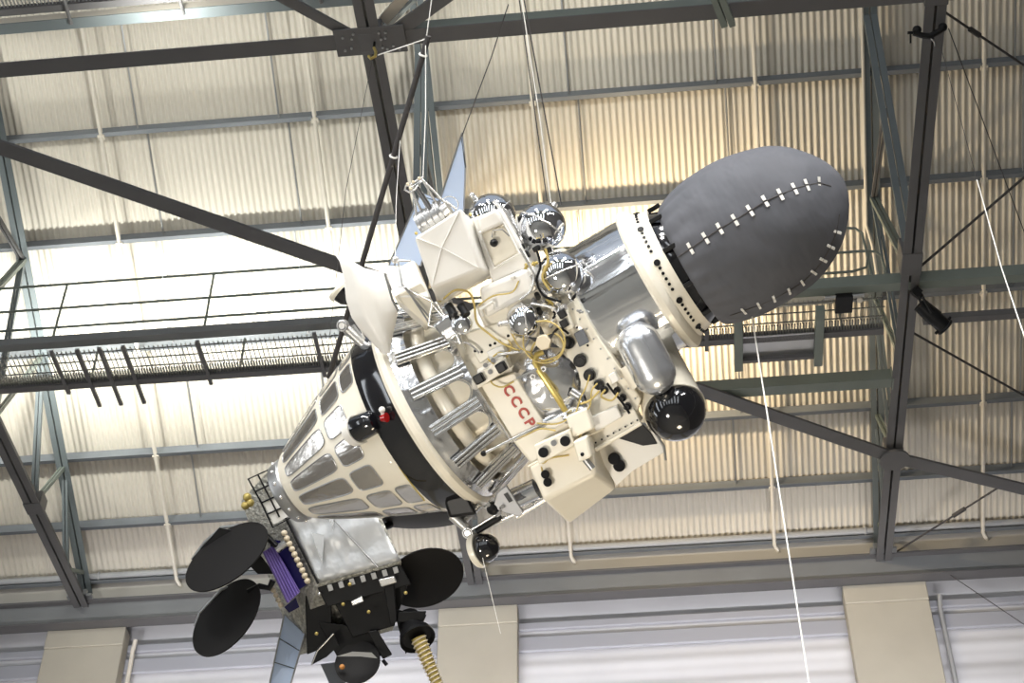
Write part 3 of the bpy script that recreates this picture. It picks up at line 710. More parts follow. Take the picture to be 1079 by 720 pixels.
# frame antenna cluster on top
B().cyl(P(443, 238, 40), P(468, 223, 40), 13, 13, 24).build('gyro_drum', STEEL, sat)
B().cyl(P(467, 224, 40), P(474, 219, 40), 8, 8, 20).build('drum_end', SILVER, sat)
for i in range(4):
    B().torus(P(446 + i * 6, 236 - i * 3.7, 40), P(468, 223, 40) - P(443, 238, 40), 13.6, .7, 28, 6).build('drum_band', STEEL, sat)
for a_, b_ in (((439, 196), (452, 222)), ((446, 190), (460, 214)), ((434, 200), (446, 226)), ((444, 188), (470, 214)), ((436, 203), (440, 232)), ((440, 233), (456, 250)), ((470, 212), (482, 221)), ((446, 190), (434, 198))):
    B().cyl(P(*a_, 44), P(*b_, 44), 1.3).build('mast_strut', SILVER, sat)
B().cyl(P(438, 195, 48), P(454, 220, 48), 2.8).build('mast_tube', CHROME, sat)
B().tube([P(x, y, 50) for x, y in ((447, 186), (440, 190), (434, 194), (428, 196), (427, 200), (432, 203), (437, 200), (441, 195))], 1.2).build('wire_loop', SILVER, sat)
for x, y in ((430, 194), (436, 192), (442, 188), (433, 199)): B().sphere(P(x, y, 51), 1.8, 8, 6).build('ceramic_bead', KNOBM, sat)
B().torus(P(474, 216, 42), (0.3, 0.2, 1), 9, .6, 28, 6).build('wire_hoop', SILVER, sat)
# CCCP plate
pq = [(507, 406), (542, 393), (574, 446), (541, 464)]
pltw = 88
plate = block('lettered_plate', pq, pltw, 60, CREAM, 1.2)
cu = bpy.data.curves.new('letters', 'FONT'); cu.body = 'CCCP'; cu.size = 14.0; cu.space_character = 1.42; cu.offset = 0.5; cu.align_x = 'CENTER'; cu.align_y = 'CENTER'; cu.extrude = 0.4
to = bpy.data.objects.new('letters_src', cu); COL.objects.link(to)
dg = bpy.context.evaluated_depsgraph_get(); me = bpy.data.meshes.new_from_object(to.evaluated_get(dg))
bpy.data.objects.remove(to)
A, Z_ = P(534, 408, pltw + .5), P(560, 448, pltw + .5)
dx = (Z_ - A).normalized(); dy = WV.cross(dx).normalized(); cen = (A + Z_) / 2
xs_ = [v.co.x for v in me.vertices]; sx_ = 1.05 * (Z_ - A).length / (max(xs_) - min(xs_))
for v in me.vertices: v.co = (cen + dx * v.co.x * sx_ + dy * v.co.y * 1.0 + WV * (v.co.z + .1)) * K
me.materials.clear(); me.materials.append(RED)
lo = bpy.data.objects.new('red_letters', me); COL.objects.link(lo); lo.parent = plate; lo['label'] = 'red painted letters CCCP'
# connector box over the plate
cb = block('connector_tray', [(499, 397), (533, 376), (538, 388), (504, 410)], 100, 84, CREAM, 1)
block('tray_floor', [(503, 390), (530, 374), (534, 381), (503, 398)], 96, 70, WHITE, 1)
for x, y in ((505.5, 399), (529, 387)): B().box(P(x, y, 103), (5, 0, 0), (0, 5, 0), (0, 0, 5)).build('black_socket', BLACKM, sat, bevel=1.5)
for x, y in ((512, 385), (517, 392), (520, 380)): B().cyl(P(x, y, 96), P(x, y, 103), 2.4).build('pin_socket', STEEL, sat)
B().cyl(P(525, 374, 100), P(547, 371, 100), 1.6).build('grey_sleeve', STEEL, sat)
B().tube([P(504, 411, 92), P(540, 466, 92), P(580, 446, 92)], 1.3).build('plate_edge_tube', SILVER, sat)
# foil dome and gold tube
B().sphere(P(577, 404, 70), 39, 48, 24, sq=.5).build('foil_dome', FOILB, sat, smooth=180)
gt = [P(x, y, w_) for x, y, w_ in ((573, 371, 96), (566, 374, 96), (564, 382, 97), (569, 392, 98), (578, 405, 99), (588, 420, 98), (596, 433, 94))]
B().tube(gt, 3.0, 10).build('gold_pipe', GOLD, sat)
B().tube([P(545, 399, 94), P(566, 389, 101)], 1.0).build('pipe_stay', STEEL, sat)
for x, y in ((562, 397), (573, 389), (583, 417)): B().torus(P(x, y, 98), (0, 0, 1), 2.2, .8, 16, 6).build('p_clip', STEEL, sat)
# star shaped valve with six black fins
sc_ = P(573, 361, 104)
st = B().cyl(sc_ - WV * 8, sc_ + WV * 2, 8.2, n=6).build('hexagonal_boss', KNOBM, sat, bevel=1)
for i in range(6):
    a = math.radians(i * 60 + 12); d = Vector((math.cos(a), math.sin(a), 0)); B().sphere(sc_ + d * 12, 4.6, 12, 8, ax=d, sq=1.0).build('black_vane', BLACKM, sat) if False else B().prism([sc_ + d * 8 + Vector((-d.y, d.x, 0)) * 2.2, sc_ + d * 16.5, sc_ + d * 8 - Vector((-d.y, d.x, 0)) * 2.2, sc_ + d * 12 - Vector((-d.y, d.x, 0)) * 3, ][:3], (0, 0, -4)).build('black_vane', BLACKM, sat)
B().torus(sc_ - WV * 4, (0, 0, 1), 21, .9, 40, 6).build('wire_ring', WIRE, sat)
# connector end plate with sockets
poly = [(583, 333), (604, 316), (676, 420), (668, 446), (626, 458), (606, 432), (612, 402), (596, 372)]
B().prism([P(x, y, 78) for x, y in poly], (0, 0, -16)).build('socket_panel', CREAM, sat, bevel=1.5)
for x, y, r in ((600, 361, 6.5), (612, 380, 6.8), (622, 395, 6.3), (632, 405, 5.4), (638, 411, 4), (602, 412, 5), (651, 411, 3.6), (657, 419, 4), (662, 428, 4)):
    c = P(x, y, 78); o = B().cyl(c, c + WV * 7, r, r * .92, 20).build('black_socket', BLACKM, sat, bevel=.8)
    B().torus(c + WV * 6.5, (0, 0, 1), r * .62, .6, 20, 6).build('socket_ring', BLACKG, o)
block('slate_square', [(605, 352), (614, 347), (621, 361), (611, 366)], 86, 80, GREYP, .6)
block('twin_socket_box', [(585, 332), (597, 325), (604, 346), (592, 351)], 92, 76, CREAM, 1)
for x, y in ((593, 331), (595, 341)): B().box(P(x, y, 94), (4, 0, 0), (0, 4, 0), (0, 0, 3)).build('black_socket', BLACKM, sat, bevel=1)
B().cyl(P(602, 412, 84), P(616, 421, 84), 4.5).build('grey_coupling', STEEL, sat)
B().tube([P(x, y, 88) for x, y in ((612, 418), (617, 428), (610, 438), (596, 442))], 5).build('elbow_duct', FOIL, sat)
B().tube([P(x, y, 84) for x, y in ((545, 452), (575, 444), (600, 436), (618, 428))], 3.5).build('foil_wrapped_tube', FOIL, sat)
# long thin boom
B().cyl(P(511, 478, 104), P(576, 445, 92), 1.6).build('thin_boom', STEEL, sat)
B().sphere(P(510, 478, 104), 3.2, 10, 8).build('boom_tip', BLACKM, sat)
# lower ledge, lower boxes
block('lower_ledge', [(538, 462), (600, 436), (640, 452), (560, 490)], 84, 40, CREAM, 3)
block('lower_shelf', [(618, 452), (668, 430), (676, 445), (628, 474)], 82, 60, CREAM, 1.5)
block('shelf_recess', [(622, 440), (650, 428), (656, 440), (628, 456)], 88, 78, WHITE, 1.5)
lb_ = B().hexa([P(557, 492, 96), P(622, 458, 96), P(628, 501, 100), P(573, 528, 100)], [P(575, 478, 40), P(634, 462, 40), P(651, 515, 44), P(600, 554, 44)]).build('lower_white_box', CREAM, sat, bevel=4)
cb2 = block('lower_connector_tray', [(563, 470), (600, 453), (605, 470), (568, 490)], 112, 98, CREAM, 1.2)
for x, y in ((573, 477), (596, 465)): B().cyl(P(x, y, 112), P(x, y, 119), 5.2, n=20).build('black_socket', BLACKM, sat, bevel=.8)
B().cyl(P(584, 467, 112), P(584, 467, 116), 3).build('pin_socket', STEEL, sat)
for x, y in ((575, 500), (577.5, 508.5)): B().cyl(P(x, y, 99), P(x, y, 106), 4.4).build('black_socket', BLACKM, sat, bevel=.8)
block('camera_head', [(604, 466), (618, 460), (624, 482), (610, 488)], 116, 96, CREAM, 2)
block('camera_mount', [(596, 440), (618, 430), (626, 452), (604, 462)], 104, 84, CREAM, 2)
B().cyl(P(617, 484, 108), P(625, 494, 108), 3.4).build('camera_tube', STEEL, sat)
B().sphere(P(614, 479, 117), 2, 10, 6).build('camera_eye', BLACKM, sat)
# triangular side plate with black window and sockets
B().prism([P(x, y, 62) for x, y in ((624, 468), (666, 446), (690, 455), (702, 476), (668, 496), (650, 512))], (0, 0, -5)).build('side_plate', WHITE, sat, bevel=1)
B().prism([P(x, y, 64) for x, y in ((648, 461), (675, 445), (686, 456), (693, 468), (678, 470))], (0, 0, -3)).build('black_window', BLACKM, sat, bevel=.6)
B().tube([P(690, 455, 70), P(700, 470, 68), P(702, 485, 66)], 1.3).build('edge_rod', STEEL, sat)
for x, y in ((647.5, 483.5), (653, 491)): B().cyl(P(x, y, 62), P(x, y, 68), 6.2).build('black_socket', BLACKM, sat, bevel=.8)
B().tube([P(628, 474, 84), P(676, 446, 84)], 2.2).build('edge_rail', CREAM, sat)
# silver capsule, cream can with black dome
can_a, can_b = P(690, 380, 2), P(711, 431, 66)
B().cyl(can_a, can_b, 27, 31.5, 48).build('cream_can', CREAM, sat, smooth=40)
ax = (can_b - can_a).normalized()
B().torus(can_b, ax, 31.2, 1.0, 48, 8).build('can_lip', CREAM, sat)
B().sphere(can_b + ax * 3, 30.8, 48, 28, ax, half=False).build('black_dome', BLACKG, sat, smooth=180)
cA, cB = P(674, 362, 88), P(690, 394, 92); ax2 = (cB - cA).normalized(); Lc = (cB - cA).length
capp = [(-21 * math.cos(a), 21.5 * math.sin(a)) for a in [math.pi / 2 * i / 10 for i in range(11)]]
capp = [(x, max(.05, r)) for x, r in capp] + [(Lc + 21 * math.sin(a), max(.05, 21.5 * math.cos(a))) for a in [math.pi / 2 * i / 10 for i in range(11)]]
B().rev(capp, cA, ax2, 48).build('silver_capsule', CAPS, sat, smooth=180)
B().cyl(P(666, 352, 60), P(690, 392, 60), 15).build('capsule_cradle', CREAM, sat)
B().cyl(P(660, 385, 78), P(675, 405, 78), 8, 10).build('cradle_boss', CREAM, sat)
# cone-side optical unit with red lens
c = P(380, 452, 98); d = P(400, 443, 108)
B().cyl(P(372, 456, 92), P(379, 452, 97), 15, 16, 32).build('sensor_base', WHITE, sat)
B().rev([(0, 14.5), (20, 12.5), (25, 9), (26, 0.1)], P(378, 452, 98), d - c, 32).build('black_sensor', BLACKG, sat)
B().cyl(P(403, 441, 112), P(408, 440, 114), 3.6, 5, 20).build('red_lens', REDG, sat)
B().sphere(P(403, 432, 112), 3.4, 14, 10).cyl(P(403, 434, 112), P(405, 440, 112), 2).build('white_sensor', WHITE, sat)
B().box(P(413, 484, 96), (0.6, 3.4, 0), (2, -.5, 0), (0, 0, 1.4)).build('small_bracket', CREAM, sat)
B().tube([P(x, y, 96) for x, y in ((397, 461), (414, 482), (430, 505), (448, 528))], 0.8).build('edge_wire', GOLD, sat)
# thruster group below
def thruster(flip):
    if not flip:
        J = P(494, 561, 50); a_, b_ = P(500, 571, 52), P(517, 580, 56)
    else:
        J = P(362, 343, 50); a_, b_ = P(352, 304, 46), P(371, 316, 46)
    B().cyl(J - WV * 3, J + WV * 5, 6.2, n=24).build('pivot_cap', STEEL, sat, bevel=1)
    B().torus(J + WV * 5, (0, 0, 1), 4, .8, 20, 6).build('pivot_ring', CHROME, sat)
    return J
J = thruster(False)
n0 = P(502, 581, 52); nd = (P(530, 571, 60) - n0).normalized()
B().rev([(0, 18), (2, 19), (7, 18), (7, 16)], n0, nd, 40).build('cream_cup', CREAM, sat)
B().rev([(7, 16), (13, 15.5), (20, 13), (25, 8), (27.5, .1)], n0, nd, 40).build('black_nose', BLACKG, sat, smooth=180)
B().cyl(P(477, 543, 50), P(492, 557, 50), 6, 5).build('pivot_arm', SILVER, sat)
B().cyl(P(503, 560, 52), P(528, 545, 56), 3.4).build('black_damper', BLACKM, sat)
B().cyl(P(498, 558, 56), P(536, 535, 58), 1.3).build('damper_rod', SILVER, sat)
B().prism([P(x, y, 70) for x, y in ((524, 520), (534, 512), (552, 540), (548, 545), (530, 540), (520, 535))], (0, 0, -4)).build('slotted_bracket', mat('dull_aluminium', (0.32, 0.32, 0.33), 0.5, 0.6), sat, bevel=.8)
B().hexa(q4([(531, 521), (535, 519), (541, 528), (537, 530)], 71), q4([(531, 521), (535, 519), (541, 528), (537, 530)], 69)).build('bracket_slot', BLACKM, sat)
B().sphere(P(520, 536, 66), 7, 14, 8).build('valve_cluster', BLACKM, sat)
for x, y in ((512, 534), (527, 536), (517, 528), (524, 543)): B().cyl(P(x, y, 66), P(x + 3, y - 2, 74), 2.2).build('valve_nut', SILVER, sat)
B().cyl(P(538, 528, 40), P(566, 515, 40), 11, 11, 28).build('side_cylinder', CHROME, sat)
B().cyl(P(545, 545, 36), P(585, 520, 36), 3).build('side_rod', SILVER, sat)
B().cyl(P(520, 552, 30), P(552, 538, 30), 3).build('side_rod', SILVER, sat)
B().cyl(P(487, 548, 40), P(505, 530, 40), 6).build('silver_bottle', SILVER, sat)
# matching group above, behind the curved fin
J = thruster(True)
n1 = P(358, 302, 30); nd = (P(372, 322, 30) - n1).normalized()
B().rev([(0, 12), (3, 13), (6, 12)], P(355, 305, 30), P(375, 322, 30) - P(355, 305, 30), 32).build('cream_cup', CREAM, sat)
B().rev([(0, 11), (10, 10), (16, 6), (17, .1)], P(358, 307, 30), P(375, 322, 30) - P(355, 305, 30), 32).build('black_nose', BLACKG, sat)
B().cyl(P(362, 343, 46), P(385, 365, 46), 5).build('pivot_arm', SILVER, sat)
B().cyl(P(370, 345, 40), P(388, 368, 40), 7).build('silver_bottle', CHROME, sat)
# foil plates between box and fin
block('foil_pack', [(455, 343), (474, 330), (484, 352), (472, 362)], 98, 80, FOIL, 3)
for (x, y) in ((473, 322), (486, 322)):
    B().cyl(P(x, y, 98), P(x + 6, y + 10, 104), 4.4, 4.4, 14).build('black_bushing', BLACKM, sat)
B().sphere(P(487, 342, 98), 11, 20, 12, sq=.6).build('foil_bag', FOIL, sat)
B().cyl(P(482, 352, 96), P(486, 362, 96), 3).build('bag_fitting', SILVER, sat)
# yellow wiring looms
looms = [[(468, 315), (480, 306), (494, 308), (500, 320), (503, 340), (516, 352), (530, 362), (548, 370)],
         [(505, 322), (520, 312), (540, 308), (547, 296)], [(560, 372), (548, 366), (540, 352), (535, 340)],
         [(564, 382), (560, 372), (566, 360), (585, 352), (594, 362), (590, 374), (573, 380), (560, 374)],
         [(566, 446), (585, 447), (600, 442), (614, 436), (622, 428), (624, 412), (630, 404)],
         [(622, 395), (618, 408), (612, 420), (606, 440)], [(632, 412), (622, 422), (612, 426)],
         [(516, 398), (520, 405), (530, 408), (542, 402)], [(520, 376), (526, 372), (534, 372), (540, 366), (536, 358)],
         [(638, 411), (634, 418), (645, 422), (652, 414)], [(545, 462), (556, 458), (570, 452), (586, 454)],
         [(566, 490), (574, 488), (580, 483), (600, 480)], [(571, 492), (573, 500)], [(600, 470), (610, 462), (616, 448), (618, 432)],
         [(514, 378), (522, 384), (530, 382), (536, 374)], [(607, 436), (612, 446), (604, 454), (600, 450)]]
def cat(pts, n=6):
    o_ = []
    for i in range(len(pts) - 1):
        p0, p1, p2, p3 = pts[max(i - 1, 0)], pts[i], pts[i + 1], pts[min(i + 2, len(pts) - 1)]
        for j in range(n):
            t_ = j / n; o_.append(0.5 * (2 * p1 + (p2 - p0) * t_ + (2 * p0 - 5 * p1 + 4 * p2 - p3) * t_ ** 2 + (3 * p1 - p0 - 3 * p2 + p3) * t_ ** 3))
    return o_ + [pts[-1]]
for i, L in enumerate(looms):
    B().tube(cat([P(x, y, 97 + 2 * math.sin(i + j)) for j, (x, y) in enumerate(L)]), 0.85 if i % 3 else 1.1, 6).build('yellow_wire', WIRE, sat)
for x, y in ((560, 300), (566, 310), (572, 318), (578, 308), (582, 322), (575, 330), (586, 316), (568, 326)):
    B().cyl(P(x, y, 84), P(x + 2, y + 4, 92), 2.6).build('pipe_fitting', SILVER if (x + y) % 3 else BLACKM, sat)
B().tube(cat([P(x, y, 90) for x, y in ((560, 290), (570, 305), (585, 318), (590, 326), (580, 345))]), 2).build('gas_line', SILVER, sat)

random.seed(11)
for i in range(34):
    a = random.random(); x = 556 + 44 * a + random.uniform(-9, 9); y = 272 + 66 * random.random()
    if math.hypot(x - 591, y - 289) < 25 or math.hypot(x - 552, y - 338) < 20: continue
    d = Vector((random.uniform(-1, 1), random.uniform(-1, 1), random.uniform(.2, 1))).normalized(); c = P(x, y, 82 + random.uniform(0, 8))
    r_ = random.uniform(1.2, 2.6)
    B().cyl(c, c + d * random.uniform(4, 9), r_, r_ * .9, 12).cyl(c + d * 3, c + d * 4.6, r_ * 1.6, n=6).build('pipe_fitting', (SILVER, BLACKM, STEEL, GOLD)[i % 4], sat)
for L, m_ in (([(548, 262), (556, 276), (563, 290), (560, 306), (548, 316)], SILVER), ([(566, 264), (570, 280), (566, 296), (574, 312), (592, 318)], BLACKM), ([(575, 262), (578, 276), (572, 292), (580, 306)], WIRE),
              ([(560, 320), (572, 322), (584, 326), (596, 340)], SILVER), ([(548, 372), (556, 362), (560, 352)], STEEL), ([(583, 352), (590, 346), (600, 352)], BLACKM), ([(640, 404), (646, 412), (656, 424), (664, 436)], BLACKM), ([(596, 434), (606, 430), (618, 436), (612, 446), (600, 444)], SILVER), ([(470, 350), (480, 360), (494, 362), (506, 372)], SILVER)):
    B().tube(cat([P(x, y, 92) for x, y in L]), 1.3, 8).build('gas_line', m_, sat)
for i in range(9):
    t_ = i / 8; B().cyl(P(622 + 50 * t_, 470 - 27 * t_, 84), P(622 + 50 * t_, 470 - 27 * t_, 86), 1.0, n=8).build('rail_screw', BLACKM, sat)
for i in range(10):
    t_ = i / 9; B().cyl(P(604 + 66 * t_, 326 + 94 * t_, 81), P(604 + 66 * t_, 326 + 94 * t_, 83), 1.0, n=8).build('panel_screw', STEEL, sat)
for q_ in ([(513, 371), (530, 364), (534, 372), (518, 380)], [(641, 396), (648, 392), (653, 401), (646, 405)], [(574, 447), (592, 438), (596, 446), (578, 455)]):
    block('cover_plate', q_, 93, 80, WHITE, .8)
B().tube([P(x, y, 101) for x, y in ((557, 492), (590, 474), (622, 458))], 1.2).build('box_seam', CREAM, sat)

# ================================================================ THE SECOND SATELLITE
Q = Frame(350, 600, 11.8, 0, 0); K2 = Q.k; P2 = Q.P
s2 = thing('communications_satellite', 'silver foil box satellite with black dish antennas and violet panels, behind the tail cone', 'satellite', Q.M)
def C(): return MB(K2)
def g4(pts): return [P2(*p) for p in pts]
F = [(284, 495, 0), (335, 617, 30), (424, 592, 30), (370, 475, 0)]
Bk = [(254, 528, -25), (313, 692, -30), (415, 665, -40), (345, 510, -50)]
C().hexa(g4(F), g4(Bk)).build('body_box', SPECK, s2, bevel=1)
# foil front laid over the box
def bil(q, a, b): return (q[0].lerp(q[3], b)).lerp(q[1].lerp(q[2], b), a)
fq = g4([(x, y, w_ + 1.5) for x, y, w_ in [(283, 508, 8), (336, 615, 30), (423, 591, 30), (362, 480, 4)]])
rows = []
for i in range(21):
    r_ = []
    for j in range(17):
        p = bil(fq, i / 20, j / 16); p.z += 1.6 * math.sin(j * 2.1 + i * .4) * (1 if j < 8 else .3) + 1.0 * math.sin(i * 1.1); r_.append(p)
    rows.append(r_)
fo = C().grid(rows, (0, 0, -1)).build('foil_blanket', FOIL3 if 'FOIL3' in globals() else FOIL, s2, smooth=180)
C().cyl(bil(fq, .25, .42) + WV * 3, bil(fq, 1, .72) + WV * 3, .8).build('blanket_seam', STEEL, fo)
C().cyl(fq[0] + WV * 2, fq[1] + WV * 2, 1.2).build('edge_strip', BLACKM, fo)
for a, b in ((.3, .5), (.55, .2)):
    c = bil(fq, a, b); C().prism([c, c + Vector((14, -2, 5)), bil(fq, a + .3, b - .05) + Vector((0, 0, 4))], (0, 0, 1.5)).build('foil_flap', SILVER, fo)
# open wire frame on top left
fr = [(262, 505), (284, 495), (298, 520), (308, 545), (288, 556), (276, 530)]
C().tube([P2(x, y, 26) for x, y in fr], 1.1, 6, closed=True).build('wire_frame', BLACKM, s2)
for a_, b_ in (((276, 530), (298, 520)), ((270, 518), (291, 508)), ((282, 542), (303, 533)), ((272, 500), (295, 545))): C().cyl(P2(*a_, 26), P2(*b_, 26), .9).build('frame_bar', BLACKM, s2)
C().prism([P2(x, y, 24) for x, y in ((279, 531), (297, 522), (305, 544), (289, 553))], (0, 0, 1)).build('bright_panel', WHITE, s2)
for x, y in ((261, 524), (259, 533), (264, 530)): C().sphere(P2(x, y, 10), 4.6, 14, 8).build('gold_knob', GOLD, s2)
# violet panels on the left side
C().hexa(g4([(277, 582, 20), (289, 575, 26), (317, 624, 28), (303, 636, 22)]), g4([(277, 582, 8), (289, 575, 12), (317, 624, 12), (303, 636, 8)])).build('violet_panel', PURPLE, s2, bevel=1)
C().hexa(g4([(289, 575, 18), (303, 572, 26), (326, 615, 28), (312, 624, 20)]), g4([(289, 575, 2), (303, 572, 8), (326, 615, 8), (312, 624, 2)])).build('navy_panel', NAVY, s2)
C().hexa(g4([(284, 568, 20), (296, 570, 22), (298, 576, 22), (286, 578, 20)]), g4([(284, 568, 6), (296, 570, 6), (298, 576, 6), (286, 578, 6)])).build('navy_block', NAVY, s2)
C().hexa(g4([(300, 640, 16), (312, 630, 20), (316, 640, 20), (305, 646, 16)]), g4([(300, 640, 4), (312, 630, 4), (316, 640, 4), (305, 646, 4)])).build('navy_block', NAVY, s2)
for i in range(5):
    a = i / 5; C().cyl(P2(279 + 12 * a, 581 - 6 * a, 27), P2(305 + 12 * a, 635 - 11 * a, 30), .6).build('panel_rib', PURPLE, s2)
for i in range(10):
    C().sphere(P2(300 + i * 2.7, 562 + i * 5.6, 30), 3.4, 10, 6).build('ceramic_stud', KNOBM, s2)
for i in range(5): C().sphere(P2(286 + i * 2.6, 617 + i * 5.2, 16), 3.0, 10, 6).build('ceramic_stud', KNOBM, s2)
# reflector dishes
def dish(px, py, w_, r, nrm, depth, nm='reflector_dish', back=True):
    c = P2(px, py, w_); n_ = Vector(nrm).normalized()
    pr = [(0.1 * 0 + depth * (1 - (q / 10) ** 2) * -1, max(.05, r * q / 10)) for q in range(0, 11)]
    pr2 = [(x - 1.6, r_) for x, r_ in pr[::-1]]
    o = C().rev(pr + pr2, c, n_, 64).build(nm, DISHB, s2, smooth=60)
    return o, c, n_
def nrm_for(maj, a_deg, minor, sgn=1):             # normal of a disc seen as an ellipse whose long axis lies at a_deg
    t_ = math.acos(minor / maj); a = math.radians(a_deg + 90); return Vector((math.cos(a) * math.sin(t_) * sgn, math.sin(a) * math.sin(t_) * sgn, math.cos(t_)))
dA, cA_, nA = dish(239, 586, 40, 49, nrm_for(49, 31, 23, 1), -2)
dB, cB_, nB = dish(238.5, 650.5, 30, 46, nrm_for(46, 44, 25, 1), -2)
dC, cC_, nC = dish(449, 610, -30, 42, nrm_for(42, 25, 33, -1), -5)
dD, cD_, nD = dish(446, 549, -40, 45, nrm_for(45, 3, 13, -1), -3)
for pts in (((203, 590), (216, 572), (234, 556), (258, 553)), ((206, 660), (211, 646), (234, 621), (258, 616))):
    C().tube([P2(x, y, -4) for x, y in pts], 1.8).build('dish_rib', STEEL, s2)
C().prism([P2(x, y, 2) for x, y in ((203, 589), (232, 556), (250, 560), (214, 600))], (0, 0, 3)).build('dish_backing', BLACKM, s2)
C().tube([P2(x, y, 30) for x, y in ((278, 562), (290, 574), (298, 580))], 3.2).build('dish_arm', BLACKM, s2)
C().cyl(P2(292, 580, 30), P2(302, 572, 30), 4).build('arm_joint', STEEL, s2)
C().tube([P2(x, y, 26) for x, y in ((262, 624), (274, 618), (284, 620), (288, 612))], 3.4).build('dish_arm', BLACKM, s2)
C().hexa(g4([(262, 595, 6), (275, 585, 10), (290, 605, 10), (272, 605, 6)]), g4([(262, 595, -10), (275, 585, -10), (290, 605, -10), (272, 605, -10)])).build('bracket_box', BLACKM, s2)
C().cyl(P2(395, 560, -10), P2(412, 553, -35), 4).build('dish_arm', BLACKM, s2)
# black payload module below
def cblk(nm, F_, wf, wb, m=BLACKM, bev=1):
    return C().hexa([P2(x, y, wf) for x, y in F_], [P2(x, y, wb) for x, y in F_]).build(nm, m, s2, bevel=bev)
cblk('payload_ledge', [(334, 618), (422, 594), (434, 616), (345, 640)], 28, -30)
for i in range(7):
    x = 345 + i * 11.5; y = 617 - i * 3.1
    cblk('ledge_slot', [(x, y), (x + 5, y - 1.4), (x + 7, y + 5), (x + 2, y + 6.5)], 31, 26, STEEL, .3)
cblk('silver_tab', [(399, 611), (416, 607), (419, 614), (402, 619)], 36, 30, SILVER, 1.5)
cblk('payload_block', [(322, 628), (350, 622), (350, 680), (324, 690)], 10, -50)
cblk('payload_block', [(350, 630), (432, 610), (416, 660), (372, 672)], 16, -40)
cblk('payload_fin', [(405, 618), (416, 616), (419, 655), (412, 660)], 30, 0)
cblk('feed_housing', [(415, 642), (450, 648), (445, 660), (428, 690)], 18, -20)
cblk('feed_housing', [(420, 645), (450, 644), (446, 656), (418, 656)], 26, 10)
cblk('lower_block', [(335, 655), (392, 662), (410, 690), (360, 700)], 12, -30)
cblk('solar_yoke', [(338, 700), (354, 698), (366, 722), (350, 726)], 18, 10, GREYP, 1)
cblk('lower_strut', [(388, 666), (398, 664), (414, 690), (404, 695)], 24, 8)
C().cyl(P2(404, 696, 20), P2(408, 701, 22), 2).build('strut_end', BLACKM, s2)
o, c, n_ = dish(377, 698, 26, 24, nrm_for(24, 15, 19, 1), 5, 'small_dish')
C().prism([P2(x, y, 46) for x, y in ((355, 692), (372, 687), (392, 688), (398, 694), (380, 692))], (0, 0, -1)).build('small_dish_rim', STEEL, o)
C().sphere(P2(361, 703, 32), 3, 10, 8).build('amber_lamp', mat('amber', (.7, .3, .08), .4), s2)
C().tube([P2(x, y, 30) for x, y in ((329, 701), (335, 686), (340, 681), (352, 668))], .7).build('white_edge_strip', SILVER, s2)
C().prism([P2(x, y, 26) for x, y in ((328, 701), (335, 683), (352, 668), (358, 680), (345, 692))], (0, 0, 3)).build('dark_shield', BLACKM, s2)
C().rev([(-5, 10), (0, 17), (7, 19), (9, 19), (4, 13)], P2(438, 668, 24), (.35, -.55, .75), 36).build('horn_flange', BLACKM, s2)
C().rev([(-26, 12), (0, 14), (6, 17)], P2(438, 668, 24), (.35, -.55, .75), 36).build('horn_neck', BLACKM, s2)
ha, hb = P2(441, 672, 30), P2(466, 732, 46)
horn = C().cyl(ha, hb, 7.5, 5, 24).build('golden_helix_horn', GOLD, s2)
ax = (hb - ha).normalized(); aa = ax.orthogonal().normalized(); bb = ax.cross(aa); pts = []
for i in range(15 * 14):
    a = 2 * math.pi * i / 15; t_ = i / (15 * 14); pts.append(ha.lerp(hb, t_) + (aa * math.cos(a) + bb * math.sin(a)) * (8.2 - 2.6 * t_))
C().tube(pts, .9, 6).build('helix_wire', KNOBM, horn)
for x, y in ((337, 626), (362, 637), (369, 616), (334, 668), (428, 625), (389, 645)): C().sphere(P2(x, y, 34), 2, 10, 6).build('indicator_stud', GOLD if x != 337 else SILVER, s2)
C().hexa(g4([(370, 634, 30), (382, 628, 32), (384, 634, 32), (372, 639, 30)]), g4([(370, 634, 26), (382, 628, 26), (384, 634, 26), (372, 639, 26)])).build('silver_cup', SILVER, s2, bevel=1)
# folded solar wings
def wing(nm, q):
    pts = g4(q); o = C().prism(pts, (0, 0, -2)).build(nm, SOLAR, s2)
    C().tube(pts, 1.0, 6, closed=True).build('panel_edge', STEEL, o)
    for a in ((.33, .66) if q[0][1] > 600 else (.04,)): C().cyl(pts[0].lerp(pts[3], a) + WV * .2, pts[1].lerp(pts[2], a) + WV * .2, .45).build('cell_line', GREYP, o)
wing('solar_panel', [(300, 648, -20), (322, 668, -10), (306, 724, 0), (284, 724, -10)])
wing('solar_panel', [(487.5, 140, -95), (491, 176, -95), (489, 226, -80), (459, 226, -80)])
wing('solar_panel', [(444, 203, -84), (464, 210, -84), (444, 280, -70), (410, 280, -70)])

# ================================================================ RIGGING
def cable(nm, pts, r, m, lb, grp=None, cat_='cable'):
    o = MB().tube(pts, r, 8).build(nm, m); tag(o, lb, cat_, grp); return o
t = thing('rigging_pole', 'long black pole hanging diagonally behind the white boxes, from the top', 'pole', tuple(at(452, 38, 10.3)))
a, b = at(452, 38, 10.3), at(347, 398, 11.4)
MB().cyl((0, 0, 0), b - a, 0.018, n=14).build('pole_tube', DWIRE, t)
for f_ in (.05, .33): MB().torus((b - a) * f_, b - a, 0.022, 0.007, 16, 6).build('rope_lashing', ROPE, t)
cable('sling_rope', [at(452, 40, 10.3), at(432, 47, 10.5), at(399, 58, 11.0)], .004, ROPE, 'white rope from the pole top to the yellow shackle', cat_='rope')
cable('sling_rope', [at(449, 48, 10.3), at(449, 120, 10.2), at(446, 190, 10.1)], .003, ROPE, 'white rope hanging from the pole top to the antenna mast', cat_='rope')
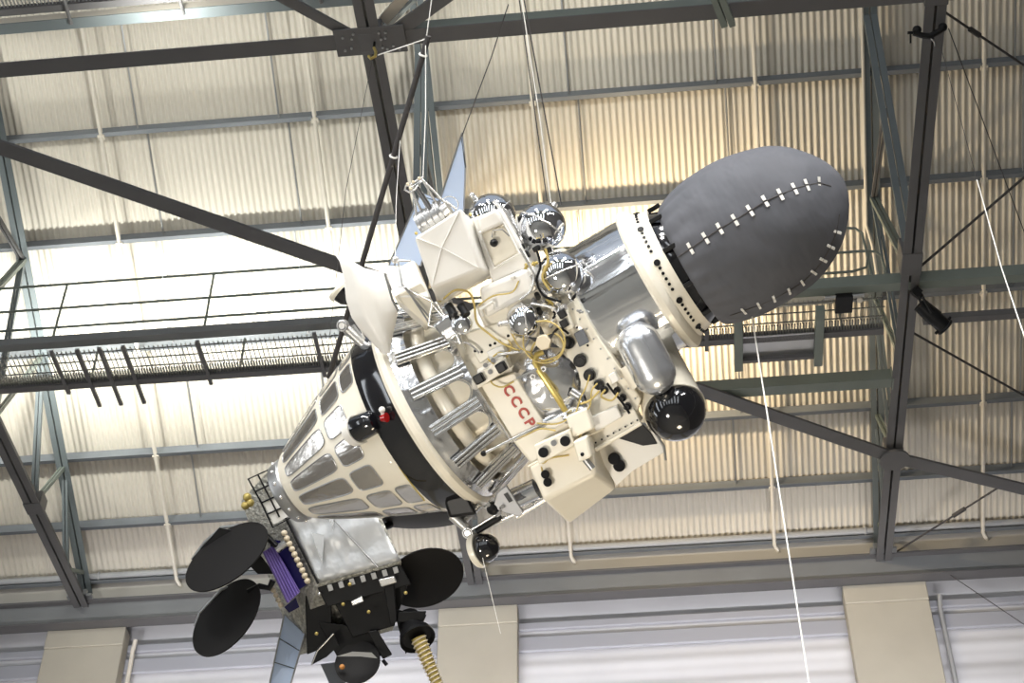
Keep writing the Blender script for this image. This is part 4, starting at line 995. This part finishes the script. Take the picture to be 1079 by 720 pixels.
cable('hanging_cord', [at(450, 38, 10.3), at(458, -20, 10.3)], .003, ROPE, 'thin cord rising from the pole top out of the photo', cat_='rope')
cable('sling_rope', [at(422, 148, 10.6), at(418, 210, 10.4), at(417, 272, 9.7)], .0022, ROPE, 'white cord from the middle of the pole to the side box hinge', cat_='rope')
t = thing('lifting_shackle', 'yellow lifting hook under the bolted plate', 'hook', tuple(at(394, 56, 15.0)))
MB().tube([(0, 0, .08), (.02, 0, .02), (0.02, 0, -.05), (-.02, 0, -.08), (-.04, 0, -.04)], .014).build('hook', GOLD, t)
MB().cyl((0, 0, .08), (0, 0, .16), .012).build('hook_shank', BLACKM, t)
cable('suspension_rope', [at(547, -20, 9.9), at(570, 130, 9.85), at(581, 214, 9.8)], .003, ROPE, 'white suspension rope down to the right chrome sphere', 'suspension lines over the chrome spheres', 'rope')
cable('suspension_wire', [at(549, -20, 9.9), at(592, 216, 9.85)], .004, DWIRE, 'dark suspension wire to the right of the white rope over the spheres', 'suspension lines over the chrome spheres')
cable('suspension_wire', [at(545, -20, 9.8), at(577, 212, 9.8)], .0035, DWIRE, 'dark suspension wire to the left of the white rope over the spheres', 'suspension lines over the chrome spheres')
cable('suspension_wire', [at(536, 5, 10.4), at(519, 58, 11.0), at(487, 144, 12.3)], .004, DWIRE, 'dark wire down to the tip of the blue solar panel')
cable('guy_rope', [at(793, 334, 9.6), at(822, 520, 8.8), at(856, 740, 8.0)], .0042, ROPE, 'white guy rope from the cloth cover down to the bottom edge', cat_='rope')
cable('thin_cable', [at(992, 50, 14.5), at(1030, 190, 11.0)], .0025, DWIRE, 'thin dark cable from the rigging clamp to the head of the right white guy rope')
cable('guy_rope', [at(1030, 190, 11.0), at(1056, 283, 9.8), at(1090, 385, 8.8)], .0038, ROPE, 'white guy rope falling to the right edge of the photo', cat_='rope')
cable('hanging_cord', [at(509, 588, 9.70), at(528, 668, 9.6)], .002, ROPE, 'thin cord hanging from the black nose of the lower thruster', cat_='rope')
cable('hanging_cord', [at(393, 62, 15.0), at(365, 200, 13.0), at(345, 380, 11.5)], .0025, DWIRE, 'thin cord from the yellow hook down past the catwalk', cat_='rope')
